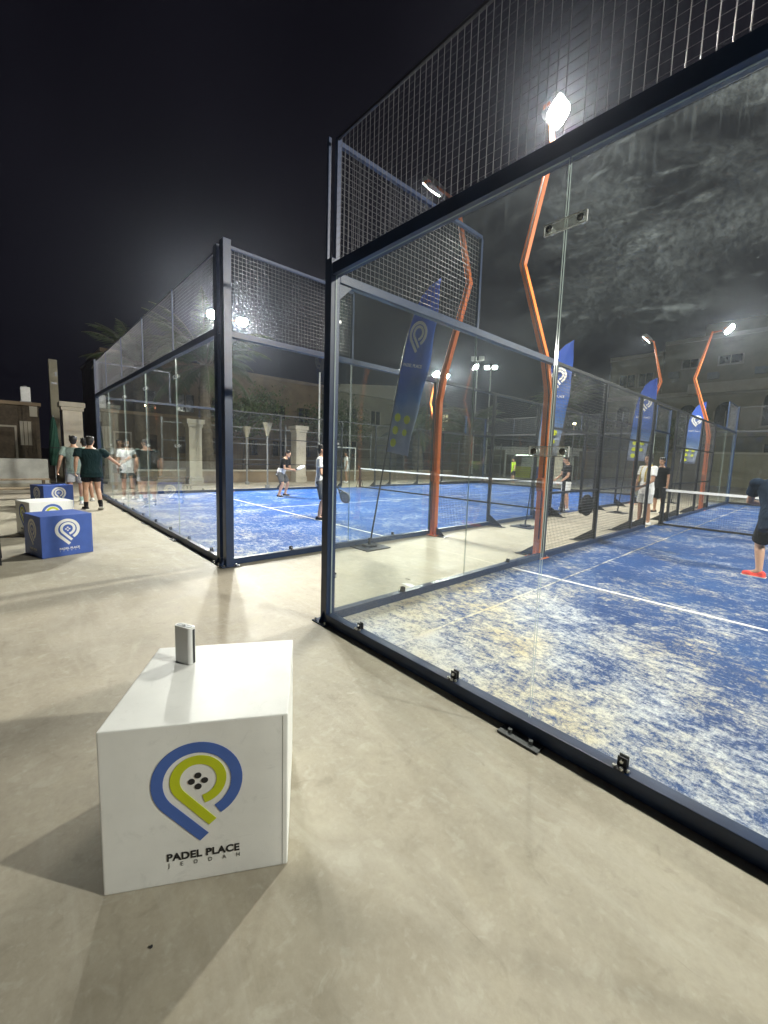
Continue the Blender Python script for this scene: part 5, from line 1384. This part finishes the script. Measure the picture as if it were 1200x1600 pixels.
t = thing('apartment_block', 'dark brown apartment block behind the funnel lamp posts', 'building', (-34, 12, 0))
m = MB(); m.box(-8, 2, -9, 8.6, 0, 7.9); m.build('wall', MAT['brown_wall'], t)
m = MB(); m.box(-8.1, 2.15, -9.1, 8.7, 7.901, 8.15); m.build('roof', MAT['brown_wall'], t)
windowed(t, True, 2.0, [(-7 + k * 2.6, -5.8 + k * 2.6, z, z + 1.3, False) for k in range(6) for z in (1.2, 4.4)], MAT['brown_wall'])
t = thing('pale_house', 'pale house with a sloping eave behind the first feather flag', 'building', (-32, 24.5, 0))
m = MB(); m.box(-6, 2, -3.4, 4.4, 0, 7.4); m.build('wall', MAT['cream'], t)
m = MB(); m.prism([(-3.8, 7.401), (4.8, 7.401), (4.6, 9.0), (-3.4, 8.1)], ((-6.2, 0, 0), (0, 1, 0), (0, 0, 1), (1, 0, 0)), 8.6); m.build('roof', MAT['cream_trim'], t)
windowed(t, True, 2.0, [(-2.4, -1.2, 4.6, 6.0, False), (0.6, 1.8, 4.6, 6.0, False), (-2.4, -1.2, 1.2, 2.8, False)], MAT['cream_trim'])
t = thing('lit_booth', 'small booth with a glowing yellow window between the squat palms', 'booth', (-22.2, 28.0, 0))
m = MB(); m.box(-1.3, 1.3, -0.9, 0.9, 0, 5.9); m.build('wall', MAT['brown_wall'], t)
m = MB(); m.box(-1.4, 1.4, -1.0, 1.0, 5.901, 6.05); m.build('roof', MAT['cream_trim'], t)
m = MB(); m.box(-0.2, 0.75, -0.93, -0.901, 4.0, 5.4); w = m.build('window', MAT['sign_lit'], t)
m = MB()
for q in (0.12, 0.44): m.box(q - 0.03, q + 0.03, -0.95, -0.931, 4.0, 5.4)
for z in (4.45, 4.95): m.box(-0.2, 0.75, -0.97, -0.951, z - 0.03, z + 0.03)
m.build('window_bar', MAT['dark_wood'], w)
# two cars far down the road, only their lights tell
def car(label, loc, rz, front):
    t = thing('car', label, 'car', loc, rz, 'distant cars at night')
    m = MB()
    prof = [(-2.1, 0.35), (2.1, 0.35), (2.15, 0.75), (1.2, 0.95), (0.55, 1.42), (-1.1, 1.45), (-1.75, 1.0), (-2.15, 0.9)]
    m.prism(prof, ((0, -0.85, 0), (1, 0, 0), (0, 0, 1), (0, 1, 0)), 1.7); m.build('body', MAT['grey_metal'], t, bevel=0.05)
    m = MB(); m.prism([(0.95, 0.97), (0.50, 1.36), (-1.05, 1.39), (-1.5, 1.0)], ((0, -0.858, 0), (1, 0, 0), (0, 0, 1), (0, 1, 0)), 1.716); m.build('window', MAT['dark_window'], t)
    for x_ in (-1.3, 1.35):
        for y_ in (-0.8, 0.8):
            m = MB(); m.tube([(x_, y_ - 0.1, 0.33), (x_, y_ + 0.1, 0.33)], 0.33, 16); m.build('wheel', MAT['rubber'], t)
    for y_ in (-0.62, 0.62):
        m = MB(); e = 2.155 if front else -2.165
        m.ell((e, y_, 0.72), (0.04, 0.16, 0.09)); m.build('headlight' if front else 'taillight', MAT['head_lit' if front else 'tail_lit'], t, smooth=True)
    return t
car('distant car with white headlights beyond the far glass, left of the lone pillar', (-58, 14.0, 0.0), -0.22, True)
car('distant car showing red tail lights beyond the far glass', (-50, 9.0, 0.0), PI - 0.2, False)

# ------------------------------------------------------------------ thin haze volume added for the glow around the lamps
HZ = MB(); HZ.box(-72, 34, -9, 58, -1.0, 19.0)
hm = bpy.data.materials.new('glow_haze'); hm.use_nodes = True
hn = hm.node_tree; hn.nodes.clear()
ho = hn.nodes.new('ShaderNodeOutputMaterial'); hv = hn.nodes.new('ShaderNodeVolumePrincipled')
hv.inputs['Color'].default_value = (0.76, 0.84, 1.0, 1); hv.inputs['Density'].default_value = 0.00078; hv.inputs['Anisotropy'].default_value = 0.90
hn.links.new(hv.outputs[0], ho.inputs['Volume'])
tag(HZ.build('haze', hm, fixn=True), 'thin haze added to give the floodlights their glow', kind='stuff')
